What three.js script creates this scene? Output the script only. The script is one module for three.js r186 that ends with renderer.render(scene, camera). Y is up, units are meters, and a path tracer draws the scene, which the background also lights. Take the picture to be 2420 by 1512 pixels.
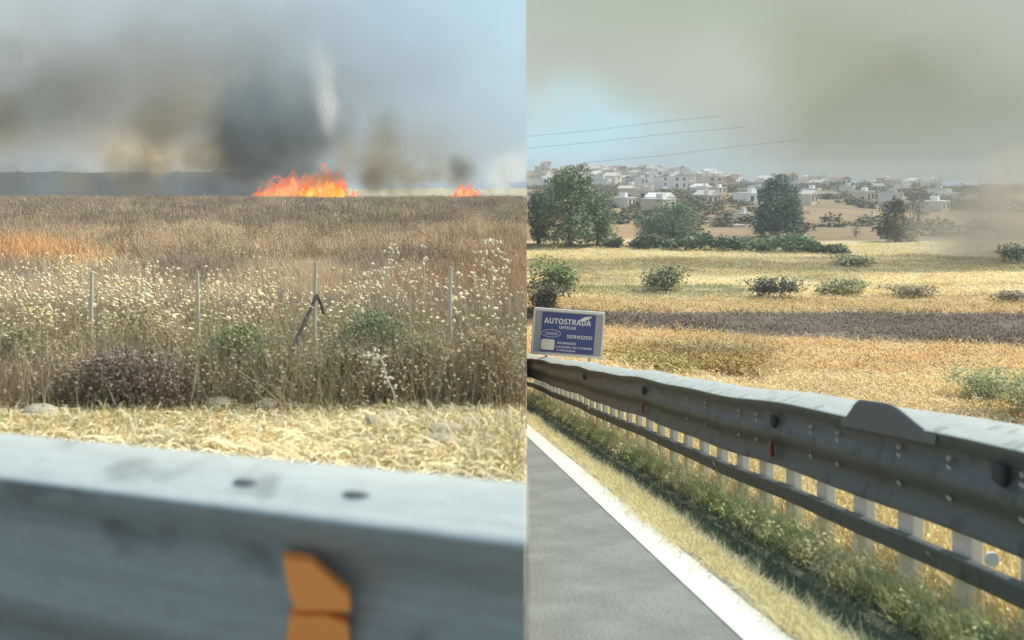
import * as THREE from 'three';
import { mergeGeometries } from 'three/addons/utils/BufferGeometryUtils.js';
import { RoundedBoxGeometry } from 'three/addons/geometries/RoundedBoxGeometry.js';

// ---------------------------------------------------------------- camera, sky, sun, exposure
const EYE = 1.4, F = 2000, CX = 1209.5, HY = 430, W = 2419, H = 1512;     // lens: focal length and horizon in units of a 2419 x 1512 frame
const SEAM = 0.0174;                                                        // the two roadside places meet along the plane x = SEAM * depth
const scene = new THREE.Scene();
const camera = new THREE.PerspectiveCamera(2 * Math.atan(H / 2 / F) * 180 / Math.PI, W / H, 0.1, 4000);
camera.position.set(0, EYE, 0);
camera.setViewOffset(W, H, 0, H / 2 - HY, W, H);
camera.focus = 24; camera.userData.fStop = 1.8;
const renderer = new THREE.WebGLRenderer({ antialias: true });
renderer.toneMapping = THREE.LinearToneMapping;
renderer.toneMappingExposure = 1.22;
scene.fog = new THREE.FogExp2(new THREE.Color().setRGB(0.9, 0.94, 0.95), 0.0009);
renderer.shadowMap.enabled = true;

let seedState = 7;
const reseed = (n) => { seedState = n | 0; };
function rnd() { seedState = (seedState + 0x6d2b79f5) | 0; let t = Math.imul(seedState ^ (seedState >>> 15), 1 | seedState); t = (t + Math.imul(t ^ (t >>> 7), 61 | t)) ^ t; return ((t ^ (t >>> 14)) >>> 0) / 4294967296; }
const rr = (a, b) => a + (b - a) * rnd();
const gauss = () => Math.sqrt(-2 * Math.log(1 - rnd() * 0.9999)) * Math.cos(6.28318 * rnd());
const clamp = (x, a = 0, b = 1) => Math.min(b, Math.max(a, x));
const lerp = (a, b, t) => a + (b - a) * t;
const sst = (a, b, x) => { const t = clamp((x - a) / (b - a)); return t * t * (3 - 2 * t); };
const hash = (x, y) => { let h = Math.imul(x | 0, 374761393) + Math.imul(y | 0, 668265263); h = Math.imul(h ^ (h >>> 13), 1274126177); return ((h ^ (h >>> 16)) >>> 0) / 4294967296; };
function vn(x, y) { const ix = Math.floor(x), iy = Math.floor(y), fx = x - ix, fy = y - iy, u = fx * fx * (3 - 2 * fx), v = fy * fy * (3 - 2 * fy); return lerp(lerp(hash(ix, iy), hash(ix + 1, iy), u), lerp(hash(ix, iy + 1), hash(ix + 1, iy + 1), u), v); }
function fbm(x, y, o = 4) { let s = 0, a = 0.5, n = 0; for (let i = 0; i < o; i++) { s += a * vn(x + i * 17.3, y + i * 9.1); n += a; a *= 0.5; x *= 2.03; y *= 2.03; } return s / n; }
const lin1 = (c) => { c /= 255; return c <= 0.04045 ? c / 12.92 : ((c + 0.055) / 1.055) ** 2.4; };
const L = (r, g, b) => [lin1(r), lin1(g), lin1(b)];
const mix3 = (a, b, t) => [lerp(a[0], b[0], t), lerp(a[1], b[1], t), lerp(a[2], b[2], t)];
const mul3 = (a, k) => [a[0] * k, a[1] * k, a[2] * k];

// the sky: hazy air over two burning places, with drifting banks of smoke as clouds; [x, y, half width, half height, colour, share]
const SKY_LEFT = [
  [700, -250, 1500, 380, L(176, 196, 206), 0.9],
  [0, 100, 420, 200, L(172, 180, 178), 0.8], [1180, 120, 330, 330, L(182, 214, 226), 0.85], [900, 160, 230, 260, L(158, 182, 200), 0.8],
  [440, 180, 400, 150, L(138, 148, 152), 0.85], [230, 320, 360, 180, L(140, 136, 120), 0.9], [420, 340, 260, 120, L(144, 128, 100), 0.9], [560, 260, 120, 130, L(126, 130, 128), 0.7],
  [690, 330, 170, 170, L(116, 130, 136), 0.9], [370, 366, 165, 46, L(206, 176, 128), 0.97],
  [420, 250, 620, 170, L(134, 139, 134), 0.75], [1110, 330, 260, 120, L(164, 184, 194), 0.7], [60, 400, 200, 70, L(160, 168, 168), 0.6], [950, 380, 160, 80, L(140, 134, 112), 0.85], [1235, 410, 70, 60, L(220, 228, 222), 0.8],
];
const SKY_RIGHT = [
  [1800, -200, 1500, 420, L(166, 176, 160), 0.95], [2000, 180, 800, 400, L(160, 170, 150), 0.85],
  [1390, 350, 330, 100, L(176, 210, 222), 0.95], [1330, 350, 190, 80, L(180, 214, 226), 0.8], [1700, 405, 230, 46, L(170, 198, 208), 0.8],
  [1720, 180, 170, 130, L(184, 196, 180), 0.6], [2110, 240, 260, 190, L(138, 142, 118), 0.95], [2050, 310, 170, 100, L(126, 130, 104), 0.9], [1960, 120, 120, 90, L(150, 156, 132), 0.6],
  [2370, 330, 300, 220, L(142, 146, 128), 0.9], [2300, 40, 260, 110, L(172, 178, 166), 0.6], [2200, 420, 330, 60, L(140, 144, 124), 0.85],
];
function makeSky() {
  const w = 4096, h = 2048, d = new Float32Array(w * h * 4);
  for (let row = 0; row < h; row++) {
    const up = ((row + 0.5) / h - 0.5) * Math.PI, cu = Math.cos(up), ty = Math.tan(up);
    for (let col = 0; col < w; col++) {
      const round = ((col + 0.5) / w - 0.5) * 2 * Math.PI, az = Math.atan2(Math.cos(round), -Math.sin(round));   // 0 ahead, positive to the right
      const azs = az - 0.0174, px = CX + F * Math.tan(clamp(az, -1.2, 1.2)) , py = HY - F * ty / Math.max(0.36, Math.cos(clamp(az, -1.2, 1.2)));
      const high = sst(0.15, 0.9, Math.abs(up));
      const right = azs > 0 ? 1 - sst(1.3, 2.9, azs) * 0.5 : 0.5 * sst(1.3, 2.9, -azs);
      let c = mix3(mix3(L(176, 192, 200), L(180, 190, 184), right), L(126, 156, 186), Math.max(high * 0.7, sst(0.9, 2.0, Math.abs(az)) * 0.55));
      const n = fbm(az * 5 + 3, up * 9, 4) - 0.5, fade = 1 - sst(0.55, 1.15, Math.abs(az));
      if (up > -0.02 && up < 0.75 && fade > 0) {
        const wx = px + 190 * (fbm(px / 240, py / 200 + 40, 4) - 0.5), wy = py + 150 * (fbm(px / 230 + 90, py / 210, 4) - 0.5);
        for (const [bx, by, sx, sy, col3, share] of azs > 0 ? SKY_RIGHT : SKY_LEFT) {
          const q = ((wx - bx) / sx) ** 2 + ((wy - by) / sy) ** 2;
          if (q < 6) c = mix3(c, col3, share * fade * Math.exp(-q * 1.1));
        }
      }
      c = mul3(c, 1 + n * 0.14);
      const o = (row * w + col) * 4; d[o] = c[0]; d[o + 1] = c[1]; d[o + 2] = c[2]; d[o + 3] = 1;
    }
  }
  const t = new THREE.DataTexture(d, w, h, THREE.RGBAFormat, THREE.FloatType);
  t.mapping = THREE.EquirectangularReflectionMapping; t.magFilter = THREE.LinearFilter; t.needsUpdate = true;
  return t;
}
scene.background = makeSky(); scene.environment = scene.background;
const sun = new THREE.DirectionalLight(new THREE.Color().setRGB(1, 0.93, 0.8), 4);
{ const az = 60 * Math.PI / 180, el = 46 * Math.PI / 180; sun.position.set(Math.sin(az) * Math.cos(el), Math.sin(el), -Math.cos(az) * Math.cos(el)).multiplyScalar(300); }
sun.name = 'sun'; sun.castShadow = true; sun.shadow.mapSize.set(4096, 4096); sun.shadow.radius = 2;
Object.assign(sun.shadow.camera, { left: -160, right: 160, top: 160, bottom: -160, near: 1, far: 900 });
scene.add(sun); scene.add(sun.target);

// ---------------------------------------------------------------- helpers
const used = new Map();
function numbered(name) { const n = used.get(name) ?? 0; used.set(name, n + 1); return n ? `${name}_${String(n).padStart(3, '0')}` : name; }
function tag(o, label, category, group, kind) { if (label) o.userData.label = label; if (category) o.userData.category = category; if (group) o.userData.group = group; if (kind) o.userData.kind = kind; return o; }
function thing(name, label, category, pos = [0, 0, 0], group) { const o = new THREE.Group(); o.name = numbered(name); o.position.set(...pos); scene.add(o); return tag(o, label, category, group); }
function add(name, geo, mat, parent) { const m = new THREE.Mesh(geo, mat); m.name = parent ? name : numbered(name); m.castShadow = m.receiveShadow = true; (parent ?? scene).add(m); return m; }
const at = (px, py, z) => new THREE.Vector3((px - CX) / F * z, EYE + (HY - py) / F * z, -z);
const M = (rgb, rough = 0.9, extra = {}) => new THREE.MeshStandardMaterial({ color: new THREE.Color().setRGB(...rgb), roughness: rough, ...extra });
const leafy = (extra = {}) => new THREE.MeshPhysicalMaterial({ roughness: 0.95, transmission: 0, thickness: 0, specularIntensity: 0.2, side: THREE.DoubleSide, vertexColors: true, ...extra });
const VC = (rough = 0.95, extra = {}) => new THREE.MeshStandardMaterial({ roughness: rough, vertexColors: true, ...extra });
function build(pos, idx, col, n = 3) {
  const g = new THREE.BufferGeometry(); g.setAttribute('position', new THREE.Float32BufferAttribute(pos, 3));
  if (col) g.setAttribute('color', new THREE.Float32BufferAttribute(col, n));
  g.setIndex(idx); g.computeVertexNormals(); return g;
}
function noiseTexture(size, fn, srgb) {
  const d = new Uint8Array(size * size * 4);
  for (let y = 0; y < size; y++) for (let x = 0; x < size; x++) { const v = fn(x, y), o = (y * size + x) * 4; for (let c = 0; c < 3; c++) d[o + c] = clamp(Array.isArray(v) ? v[c] : v) * 255; d[o + 3] = 255; }
  const t = new THREE.DataTexture(d, size, size); t.wrapS = t.wrapT = THREE.RepeatWrapping; t.magFilter = THREE.LinearFilter; if (srgb) t.colorSpace = THREE.SRGBColorSpace; t.needsUpdate = true; return t;
}
function instanced(name, geo, mat, mats, cols, label, category) {
  const m = new THREE.InstancedMesh(geo, mat, mats.length); m.name = numbered(name);
  mats.forEach((q, i) => { m.setMatrixAt(i, q); if (cols) m.setColorAt(i, new THREE.Color().setRGB(...cols[i])); });
  m.castShadow = m.receiveShadow = true; scene.add(m); return tag(m, label, category, null, 'stuff');
}
const T = (x, y, z, ry, sx, sy, sz, tilt = 0, tdir = 0) => {
  const q = new THREE.Quaternion().setFromEuler(new THREE.Euler(0, ry, 0));
  if (tilt) q.premultiply(new THREE.Quaternion().setFromAxisAngle(new THREE.Vector3(Math.cos(tdir), 0, Math.sin(tdir)), tilt));
  return new THREE.Matrix4().compose(new THREE.Vector3(x, y, z), q, new THREE.Vector3(sx, sy, sz));
};

// plants near the meeting line are cut there: triangles of g (placed by matrix) past the line are dropped
function clipSeam(g, matrix, side) {
  const p = g.attributes.position, v = new THREE.Vector3(), ok = [], idx = [], I = g.index.array;
  for (let i = 0; i < p.count; i++) { v.fromBufferAttribute(p, i).applyMatrix4(matrix); const d = v.x - SEAM * -v.z; ok.push(side === 'left' ? d < 0 : d > 0); }
  for (let i = 0; i < I.length; i += 3) if (ok[I[i]] && ok[I[i + 1]] && ok[I[i + 2]]) idx.push(I[i], I[i + 1], I[i + 2]);
  const o = g.clone(); o.setIndex(idx); return o;
}
// copies of one plant shape: those near the meeting line are cut there and joined
function planted(name, geo, mat, mats, cols, label, category, side, reach = 0.75) {
  const far = [], fc = [], near = [];
  geo.computeBoundingSphere(); const br = geo.boundingSphere.radius + geo.boundingSphere.center.length();
  mats.forEach((m, i) => { const e = m.elements, d = Math.abs(e[12] - SEAM * -e[14]), s = Math.hypot(e[0], e[1], e[2]); if (d > br * s * 1.05) { far.push(m); fc.push(cols[i]); } else { const g = clipSeam(geo, m, side).applyMatrix4(m), c = g.attributes.color; if (!g.index.count) return; for (let k = 0; k < c.count; k++) c.setXYZ(k, c.getX(k) * cols[i][0], c.getY(k) * cols[i][1], c.getZ(k) * cols[i][2]); near.push(g); } });
  instanced(name, geo, mat, far, fc, label, category);
  if (near.length) tag(add(name, mergeGeometries(near), mat), label + ', at its cut edge', category, null, 'stuff');
}

// ---------------------------------------------------------------- terrain
const interp = (tab, x) => { if (x <= tab[0][0]) return tab[0][1]; for (let i = 1; i < tab.length; i++) if (x <= tab[i][0]) { const t = (x - tab[i - 1][0]) / (tab[i][0] - tab[i - 1][0]); return lerp(tab[i - 1][1], tab[i][1], t); } return tab[tab.length - 1][1]; };
// left rail line: passes (-0.5, 1.7) with direction (-2.2, 1) in (x, depth), falling 0.145 per unit of depth
const LT = (t) => [-0.5 - 2.2 * t, -0.554 - 0.145 * t, 1.7 + t];
const railS = (X, Z) => (X + 2.2 * Z - 3.24) / 2.4166;
const PROFILE = [[-20, -1.35], [3, -1.4], [4.2, -1.47], [5, -1.55], [6, -1.72], [9, -2.0], [15, -2.2], [30, -2.25], [100, -2.2], [113, -2.26], [140, -4.5], [170, -5]];
function leftY(X, Z) {
  const px = Z > 1 ? CX + F * X / Z : -2000, s = railS(X, Z), t = clamp(-(X + 0.5) / 2.2, -1, 6);
  let y = interp(PROFILE, Z);
  y = lerp(-1.38 - 0.145 * t, y, sst(0.3, 3.5, s));
  if (s > 2 && Z < 112) y += (fbm(X * 0.35, Z * 0.35, 3) - 0.5) * 0.22 * sst(2, 5, s) * (1 - sst(60, 100, Z));
  if (Z > 148) {
    const top = lerp(408, 447, sst(590, 720, px)) + (fbm(px / 130, 5, 3) - 0.5) * 8 + (fbm(px / 14, 3, 3) - 0.5) * 7;
    const crest = (HY - top) / F * 225;
    y = lerp(y, crest, sst(150, 225, Z)); y = lerp(y, crest - 9, sst(235, 330, Z));
  }
  return y;
}
function roadY(Z) { return Z < 26 ? -1.37 - 0.185 * Math.max(Z, -12) : lerp(-6.18, -7.8, sst(24, 46, Z)) + (1 - sst(26, 40, Z)) * 0; }
function rightY(X, Z) {
  const v = X + 0.105 * Z, px = Z > 1 ? CX + F * X / Z : 2600;
  const field = -8 + (fbm(X * 0.05 + 9, Z * 0.05, 3) - 0.5) * 0.5 * sst(35, 60, Z);
  let y = lerp(roadY(Z), field, sst(3.4, 15, v) );
  if (Z > 30) y = lerp(y, field, sst(30, 46, Z));
  y -= 0.16 * sst(1.85, 2.45, v) * (1 - sst(3.2, 6, v)) * (1 - sst(24, 34, Z));
  if (Z > 120) {
    const hill = interp([[120, -8], [150, -8], [200, -6.8], [300, -5.2], [450, -2.4], [600, 1]], Z);
    const rise = interp([[1000, 8], [1245, 7], [1420, 6], [1560, 5], [1680, 1.5], [1760, -2], [1900, -3], [2100, -4], [2500, -5]], px);
    y = hill + sst(380, 620, Z) * rise + (fbm(X * 0.03, Z * 0.03, 3) - 0.5) * 2.2 * sst(130, 220, Z);
    if (Z > 640) y -= (Z - 640) * 0.05;
  }
  return y;
}
// bare-ground colours (albedo)
const STRAW = [0.6, 0.48, 0.27], PALE = [0.72, 0.64, 0.4], OLIVE = [0.36, 0.32, 0.18], GOLD = [0.64, 0.49, 0.27], BURNT = [0.165, 0.135, 0.115], EARTH = [0.3, 0.22, 0.13];
function leftColor(X, Z) {
  const n = fbm(X * 0.7, Z * 0.7, 4), m = fbm(X * 3.1 + 50, Z * 3.1, 3), px = CX + F * X / Math.max(Z, 1);
  let c = mix3([0.22, 0.175, 0.12], [0.4, 0.31, 0.18], n);
  c = mix3(mix3([0.5, 0.42, 0.27], [0.76, 0.67, 0.47], sst(0.3, 0.7, m)), c, sst(5.6, 7.5, Z + (n - 0.5) * 2));
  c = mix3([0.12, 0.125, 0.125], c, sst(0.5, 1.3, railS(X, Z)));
  if (Z > 120) c = mix3([0.055, 0.062, 0.068], [0.5, 0.45, 0.3], sst(640, 760, px));
  return c;
}
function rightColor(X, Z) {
  const px = CX + F * X / Math.max(Z, 1), v = X + 0.105 * Z;
  const n = fbm(X * 0.12, Z * 0.35, 4), f = fbm(X * 0.5 + 7, Z * 1.4, 4), w = (fbm(X * 0.03 + 3, Z * 0.06, 3) - 0.5);
  const y = 430 + 16000 / Math.max(Z, 5) + w * 36;
  let c;
  if (Z > 112) {
    c = mix3([0.27, 0.2, 0.11], [0.42, 0.31, 0.17], f);
    c = mix3(c, [0.17, 0.17, 0.09], sst(0.5, 0.62, fbm(X * 0.04, Z * 0.025 + 11, 3)) * 0.8);
    if (Z < 340) c = mix3(c, mul3(mix3([0.5, 0.33, 0.16], [0.34, 0.24, 0.14], sst(1600, 1700, px)), 0.6 + 0.8 * fbm(X * 0.09, Z * 0.07, 4)), 0.8 * (1 - sst(300, 340, Z)) * Math.max(sst(1425, 1450, px) * (1 - sst(1525, 1550, px)), sst(1640, 1665, px) * (1 - sst(2090, 2130, px))));
    return mix3(PALE, c, sst(112, 120, Z));
  }
  if (y < 601) c = mix3(PALE, OLIVE, sst(0.6, 0.7, f) * 0.5);
  else if (y < 640) c = mix3(OLIVE, PALE, sst(0.45, 0.75, n) * 0.7);
  else if (y < 692) c = mix3([0.78, 0.69, 0.44], OLIVE, sst(0.56, 0.7, n) * 0.7);
  else c = mix3(STRAW, [0.58, 0.46, 0.25], n);
  if (px < 1760 && y > 664 && y < 690) c = mix3(c, [0.2, 0.23, 0.11], 0.75 * sst(0.3, 0.5, f));
  const bt = interp([[1245, 722], [1430, 722], [1900, 730], [2419, 744]], px) , bb = interp([[1245, 752], [1430, 760], [1900, 792], [2419, 818]], px);
  if (y > bb) c = mix3(GOLD, [0.7, 0.56, 0.33], n * 0.8);
  if (y > 878) c = mix3([0.8, 0.72, 0.5], STRAW, f * 0.8);
  c = mix3(c, mix3(BURNT, [0.24, 0.2, 0.16], f), sst(bt - 4, bt + 6, y) * (1 - sst(bb - 8, bb + 8, y)));
  const mound = Math.exp(-(((px - 1640) / 190) ** 4) - (((y - 845) / 44) ** 4));
  c = mix3(c, [0.24, 0.19, 0.07], mound * 0.85);
  c = mul3(c, 0.8 + 0.4 * f);
  if (v > 1.9 && v < 2.6 && Z < 30) c = [0.2, 0.19, 0.12];  // cast shadow of the rail painted into the verge ground colour
  else if (v < 5 && Z < 30) c = mix3(mix3([0.5, 0.44, 0.24], [0.36, 0.33, 0.17], f), c, sst(3.2, 5, v));
  return c;
}
function ground(name, a0, a1, na, radii, yFn, cFn, mat, uvScale = 0.5) {
  const pos = [], col = [], idx = [], uv = [];
  for (const r of radii) for (let i = 0; i <= na; i++) {
    const a = lerp(a0, a1, i / na), X = r * Math.sin(a), Z = r * Math.cos(a);
    pos.push(X, EYE + yFn(X, Z), -Z); col.push(...cFn(X, Z)); uv.push(X * uvScale, Z * uvScale);
  }
  for (let j = 0; j + 1 < radii.length; j++) for (let i = 0; i < na; i++) { const p = j * (na + 1) + i, q = p + na + 1; idx.push(p, p + 1, q, p + 1, q + 1, q); }
  const g = build(pos, idx, col); g.setAttribute('uv', new THREE.Float32BufferAttribute(uv, 2));
  const m = add(name, g, mat); m.userData.kind = 'structure'; return m;
}
const radii = (a, b, n) => Array.from({ length: n + 1 }, (_, i) => a * (b / a) ** (i / n));
const soilBump = noiseTexture(512, (x, y) => 0.55 * fbm(x / 8, y / 8, 3) + 0.45 * fbm(x / 64, y / 64, 3));
const soilMat = VC(1, { bumpMap: soilBump, bumpScale: 0.05 });
const SA = Math.atan(SEAM);
const openHill = (px) => (px > 1440 && px < 1530) || (px > 1655 && px < 1785) || (px > 1895 && px < 2085);
const bandR = [...radii(0.4, 25, 150), ...radii(25, 130, 330).slice(1), ...radii(130, 720, 130).slice(1)];
ground('field', -1.05, SA, 260, [...radii(0.4, 130, 260), ...radii(130, 500, 90).slice(1)], leftY, leftColor, soilMat).userData.label = 'dry overgrown field behind the guard rail on the left';
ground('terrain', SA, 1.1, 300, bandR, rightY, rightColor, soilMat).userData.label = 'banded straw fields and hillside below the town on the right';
{ // the cut earth bank where the left field ends above the lower right-hand ground
  const pos = [], idx = [], col = []; let k = 0;
  for (const r of radii(0.4, 500, 120)) { const X = r * Math.sin(SA), Z = r * Math.cos(SA), a = leftY(X, Z), b = Math.min(a, rightY(X, Z)) - 1; pos.push(X, EYE + a, -Z, X, EYE + b, -Z); col.push(...EARTH, ...EARTH); if (k) idx.push(2 * k - 2, 2 * k - 1, 2 * k, 2 * k - 1, 2 * k + 1, 2 * k); k++; }
  const m = add('earth_bank', build(pos, idx, col), soilMat); m.userData.kind = 'structure';
}

// ---------------------------------------------------------------- right road: everything runs along (-0.105, -0.185, 1)
const R = (v, y0, z) => [v - 0.105 * z, EYE + y0 - 0.185 * z, -z];
const zSeam = (v) => v / (0.105 + SEAM);
function strip(name, v0, v1, y0, mat, zs, steps = 60) {
  const pos = [], uv = [], idx = [];
  for (let i = 0; i <= steps; i++) { const z = lerp(zs, zSeam(v1), i / steps), a = Math.min(Math.max(v0, (0.105 + SEAM) * z), v1); for (const v of [a, v1]) { pos.push(...R(v, y0, z)); uv.push(v, z); } if (i) { const p = 2 * i - 2; idx.push(p, p + 1, p + 2, p + 1, p + 3, p + 2); } }
  const g = build(pos, idx); g.setAttribute('uv', new THREE.Float32BufferAttribute(uv, 2)); const m = add(name, g, mat); m.userData.kind = 'structure'; return m;
}
const asphaltMap = noiseTexture(512, (x, y) => { const a = hash(x, y), b = vn(x / 3, y / 3), c = fbm(x / 90, y / 90, 3); const k = 0.54 + 0.07 * (a - 0.5) + 0.08 * (b - 0.5) + 0.1 * (c - 0.5); return [k * 0.95, k, k * 0.985]; }, true);
const asphaltBump = noiseTexture(256, (x, y) => vn(x / 2, y / 2));
strip('road', -9, 1.68, -1.335, new THREE.MeshStandardMaterial({ map: asphaltMap, bumpMap: asphaltBump, bumpScale: 0.004, roughness: 0.75 }), -4).userData.label = 'grey asphalt road in the lower right';
const paintMap = noiseTexture(512, (x, y) => { const w = fbm(x / 30, y / 12, 4), s = hash(x, y); return w > 0.74 && s > 0.45 ? [0.72, 0.73, 0.71] : [0.9, 0.91, 0.89].map((k) => k - 0.06 * fbm(x / 9 + 4, y / 9, 3)); }, true);
strip('road_marking', 1.415, 1.632, -1.33, new THREE.MeshStandardMaterial({ map: paintMap, roughness: 0.7 }), -4).userData.label = 'white edge line painted along the road';

// ---------------------------------------------------------------- guard rails
const zincMap = noiseTexture(512, (x, y) => { const k = 0.74 + 0.08 * (fbm(x / 60, y / 12, 4) - 0.5) + 0.05 * (vn(x / 5, y / 5) - 0.5) - 0.12 * sst(0.62, 0.8, fbm(x / 25 + 40, y / 90, 3)); return [k * 0.965, k * 0.995, k]; }, true);
const zinc = new THREE.MeshStandardMaterial({ map: zincMap, color: new THREE.Color().setRGB(0.66, 0.64, 0.56), roughness: 0.5, metalness: 0.1, side: THREE.DoubleSide });  // left rail steel, toned below its top fold to paint the face shade
const zincLit = new THREE.MeshStandardMaterial({ map: zincMap, roughness: 0.4, metalness: 0.1, color: new THREE.Color().setRGB(1.22, 1.26, 1.2), side: THREE.DoubleSide });  // same steel lightened: sunlight on the top folds put into the colour
const zincShaded = new THREE.MeshStandardMaterial({ map: zincMap, color: new THREE.Color().setRGB(0.25, 0.27, 0.27), roughness: 0.5, metalness: 0.1, side: THREE.DoubleSide });  // same steel darkened: shade on the right beam put into the colour
const boltMat = M([0.45, 0.46, 0.46], 0.45, { metalness: 0.5 }), darkMat = M([0.04, 0.045, 0.05], 0.7), postMat = M([0.88, 0.89, 0.87], 0.5), reflectMat = M([0.75, 0.2, 0.02], 0.35);
// thrie-beam profile: [back offset, height below the top edge], smoothly waved below the sloping top fold
const foldProfile = (depth, foldDrop) => [[depth, -0.035], [depth, 0], [depth * 0.5, -foldDrop * 0.48], [depth * 0.12, -foldDrop * 0.86], [0.004, -foldDrop], [0, -foldDrop - 0.006]];
function beamProfile(depth, foldDrop, faceH) {
  const p = [];
  for (let i = 0; i <= 48; i++) { const t = i / 48; p.push([0.004 + 0.026 - 0.026 * Math.cos(t * Math.PI * 2 * 2) + 0.004 * Math.sin(t * 9), -foldDrop - 0.003 - t * faceH]); }
  return p;
}
function loftRail(profile, place, range, n, thick = 0.005) {
  const loop = [...profile.map((p) => [p[0], p[1]]), ...profile.slice().reverse().map((p) => [p[0] + thick * 1.6, p[1] - thick * 0.8])];
  const pos = [], uv = [], idx = [], m = loop.length;
  let acc = 0; const arc = loop.map((p, i) => { if (i) acc += Math.hypot(p[0] - loop[i - 1][0], p[1] - loop[i - 1][1]); return acc; });
  for (let i = 0; i <= n; i++) loop.forEach((p, j) => { const [a, b] = range(p[0]), t = lerp(a, b, i / n); pos.push(...place(p[0], p[1], t)); uv.push(t * 0.7, arc[j] * 1.4); });
  for (let i = 0; i < n; i++) for (let j = 0; j + 1 < m; j++) { const p = i * m + j, q = p + m; idx.push(p, q, p + 1, p + 1, q, q + 1); }
  const g = build(pos, idx); g.setAttribute('uv', new THREE.Float32BufferAttribute(uv, 2)); return g;
}
{ // right rail
  const rail = thing('guard_rail', 'long steel guard rail with shaded waved beam and lower rail beside the asphalt road', 'guard rail', R(2.85, -1.4, 10));
  const o = rail.position, rel = (p) => [p[0] - o.x, p[1] - o.y, p[2] - o.z];
  const V = 2.8, TOP = -0.44;
  const wob = (z) => 0.012 * Math.sin(z * 1.3) + 0.008 * Math.sin(z * 2.9 + 1);
  add('top_fold', loftRail(foldProfile(0.25, 0.075), (b, h, z) => rel(R(V + b, TOP + h + wob(z), z)), (b) => [1.2, zSeam(V + b)], 90), zincLit, rail);
  add('beam', loftRail(beamProfile(0.25, 0.075, 0.5), (b, h, z) => rel(R(V + b, TOP + h + wob(z), z)), (b) => [1.2, zSeam(V + b)], 90), zincShaded, rail);
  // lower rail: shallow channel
  add('lower_rail', loftRail([[0.05, 0.0], [0.012, -0.004], [0, -0.018], [0.012, -0.06], [0, -0.102], [0.012, -0.116], [0.05, -0.12]], (b, h, z) => rel(R(V + b, -1.148 + h + wob(z) * 0.6, z)), (b) => [1.2, zSeam(V + b)], 60), zincShaded, rail);
  const postGeo = new RoundedBoxGeometry(0.07, 0.62, 0.2, 2, 0.012);
  for (let i = 0; i < 37; i++) { const z = 2.96 + i * 0.5325; if (zSeam(V + 0.1) < z) break; const p = add('post', postGeo, postMat, rail); p.position.set(...rel(R(V + 0.13, -1.26, z))); p.rotation.x = 0; }
  // splice bolts on the beam, in rows
  const boltGeo = new THREE.CylinderGeometry(0.014, 0.016, 0.016, 10).rotateZ(Math.PI / 2), washer = new RoundedBoxGeometry(0.012, 0.022, 0.05, 1, 0.004);
  const zs = [3.4, 4.0, 4.56, 5.04, 5.79, 6.19, 7.2, 7.6, 8.5, 9.1, 10.2, 11.8, 13.1, 14.6];
  for (const z of zs) for (const [h, g] of [[-0.205, boltGeo], [-0.255, washer], [-0.37, boltGeo], [-0.42, washer]]) { const b = add('bolt', g, boltMat, rail); b.position.set(...rel(R(V + 0.004 + 0.03, TOP + h, z))); }
  for (const [z, mat] of [[14.8, darkMat], [10.8, darkMat], [6.8, darkMat], [4.13, darkMat]]) { const b = add('bracket', new RoundedBoxGeometry(0.05, 0.1, 0.09, 2, 0.02), mat, rail); b.position.set(...rel(R(V + 0.015, TOP - 0.22, z))); }
  for (const [z, c] of [[10.8, [0.22, 0.03, 0.03]], [6.8, [0.12, 0.02, 0.02]]]) { const b = add('reflector', new RoundedBoxGeometry(0.03, 0.12, 0.08, 2, 0.012), M(c, 0.3), rail); b.position.set(...rel(R(V - 0.005, TOP - 0.44, z))); }
  const disc = add('reflector_disc', new THREE.CylinderGeometry(0.036, 0.036, 0.014, 24).rotateX(Math.PI / 2), M([0.9, 0.91, 0.9], 0.3), rail); disc.position.set(...rel(R(V + 0.02, -1.095, 4.2)));
  // bent plate standing up from the top fold
  const pp = [], pi = [], n = 30, z0 = 5.66, z1 = 4.62;
  for (let i = 0; i <= n; i++) { const t = i / n, z = lerp(z0, z1, t), lift = -0.085 + 0.135 * sst(0, 0.22, t) * (1 - sst(0.5, 1, t)); for (const [b, h] of [[-0.006, -0.14], [-0.006, lift - 0.03], [0.002, lift - 0.006], [0.014, lift], [0.03, Math.min(lift - 0.02, -0.1)]]) pp.push(...rel(R(V + b, TOP + h, z))); }
  for (let i = 0; i < n; i++) for (let j = 0; j < 4; j++) { const p = i * 5 + j, q = p + 5; pi.push(p, q, p + 1, p + 1, q, q + 1); }
  tag(add('raised_plate', build(pp, pi), M([0.14, 0.15, 0.155], 0.7, { side: THREE.DoubleSide }), rail), 'dark bent plate standing up from the top of the beam');
  for (const z of [4.06, 3.98, 3.75]) { const s = add('bolt_slot', new RoundedBoxGeometry(0.016, 0.008, 0.05, 2, 0.003), darkMat, rail); s.position.set(...rel(R(V + 0.15, TOP - 0.03, z))); }
}
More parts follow.
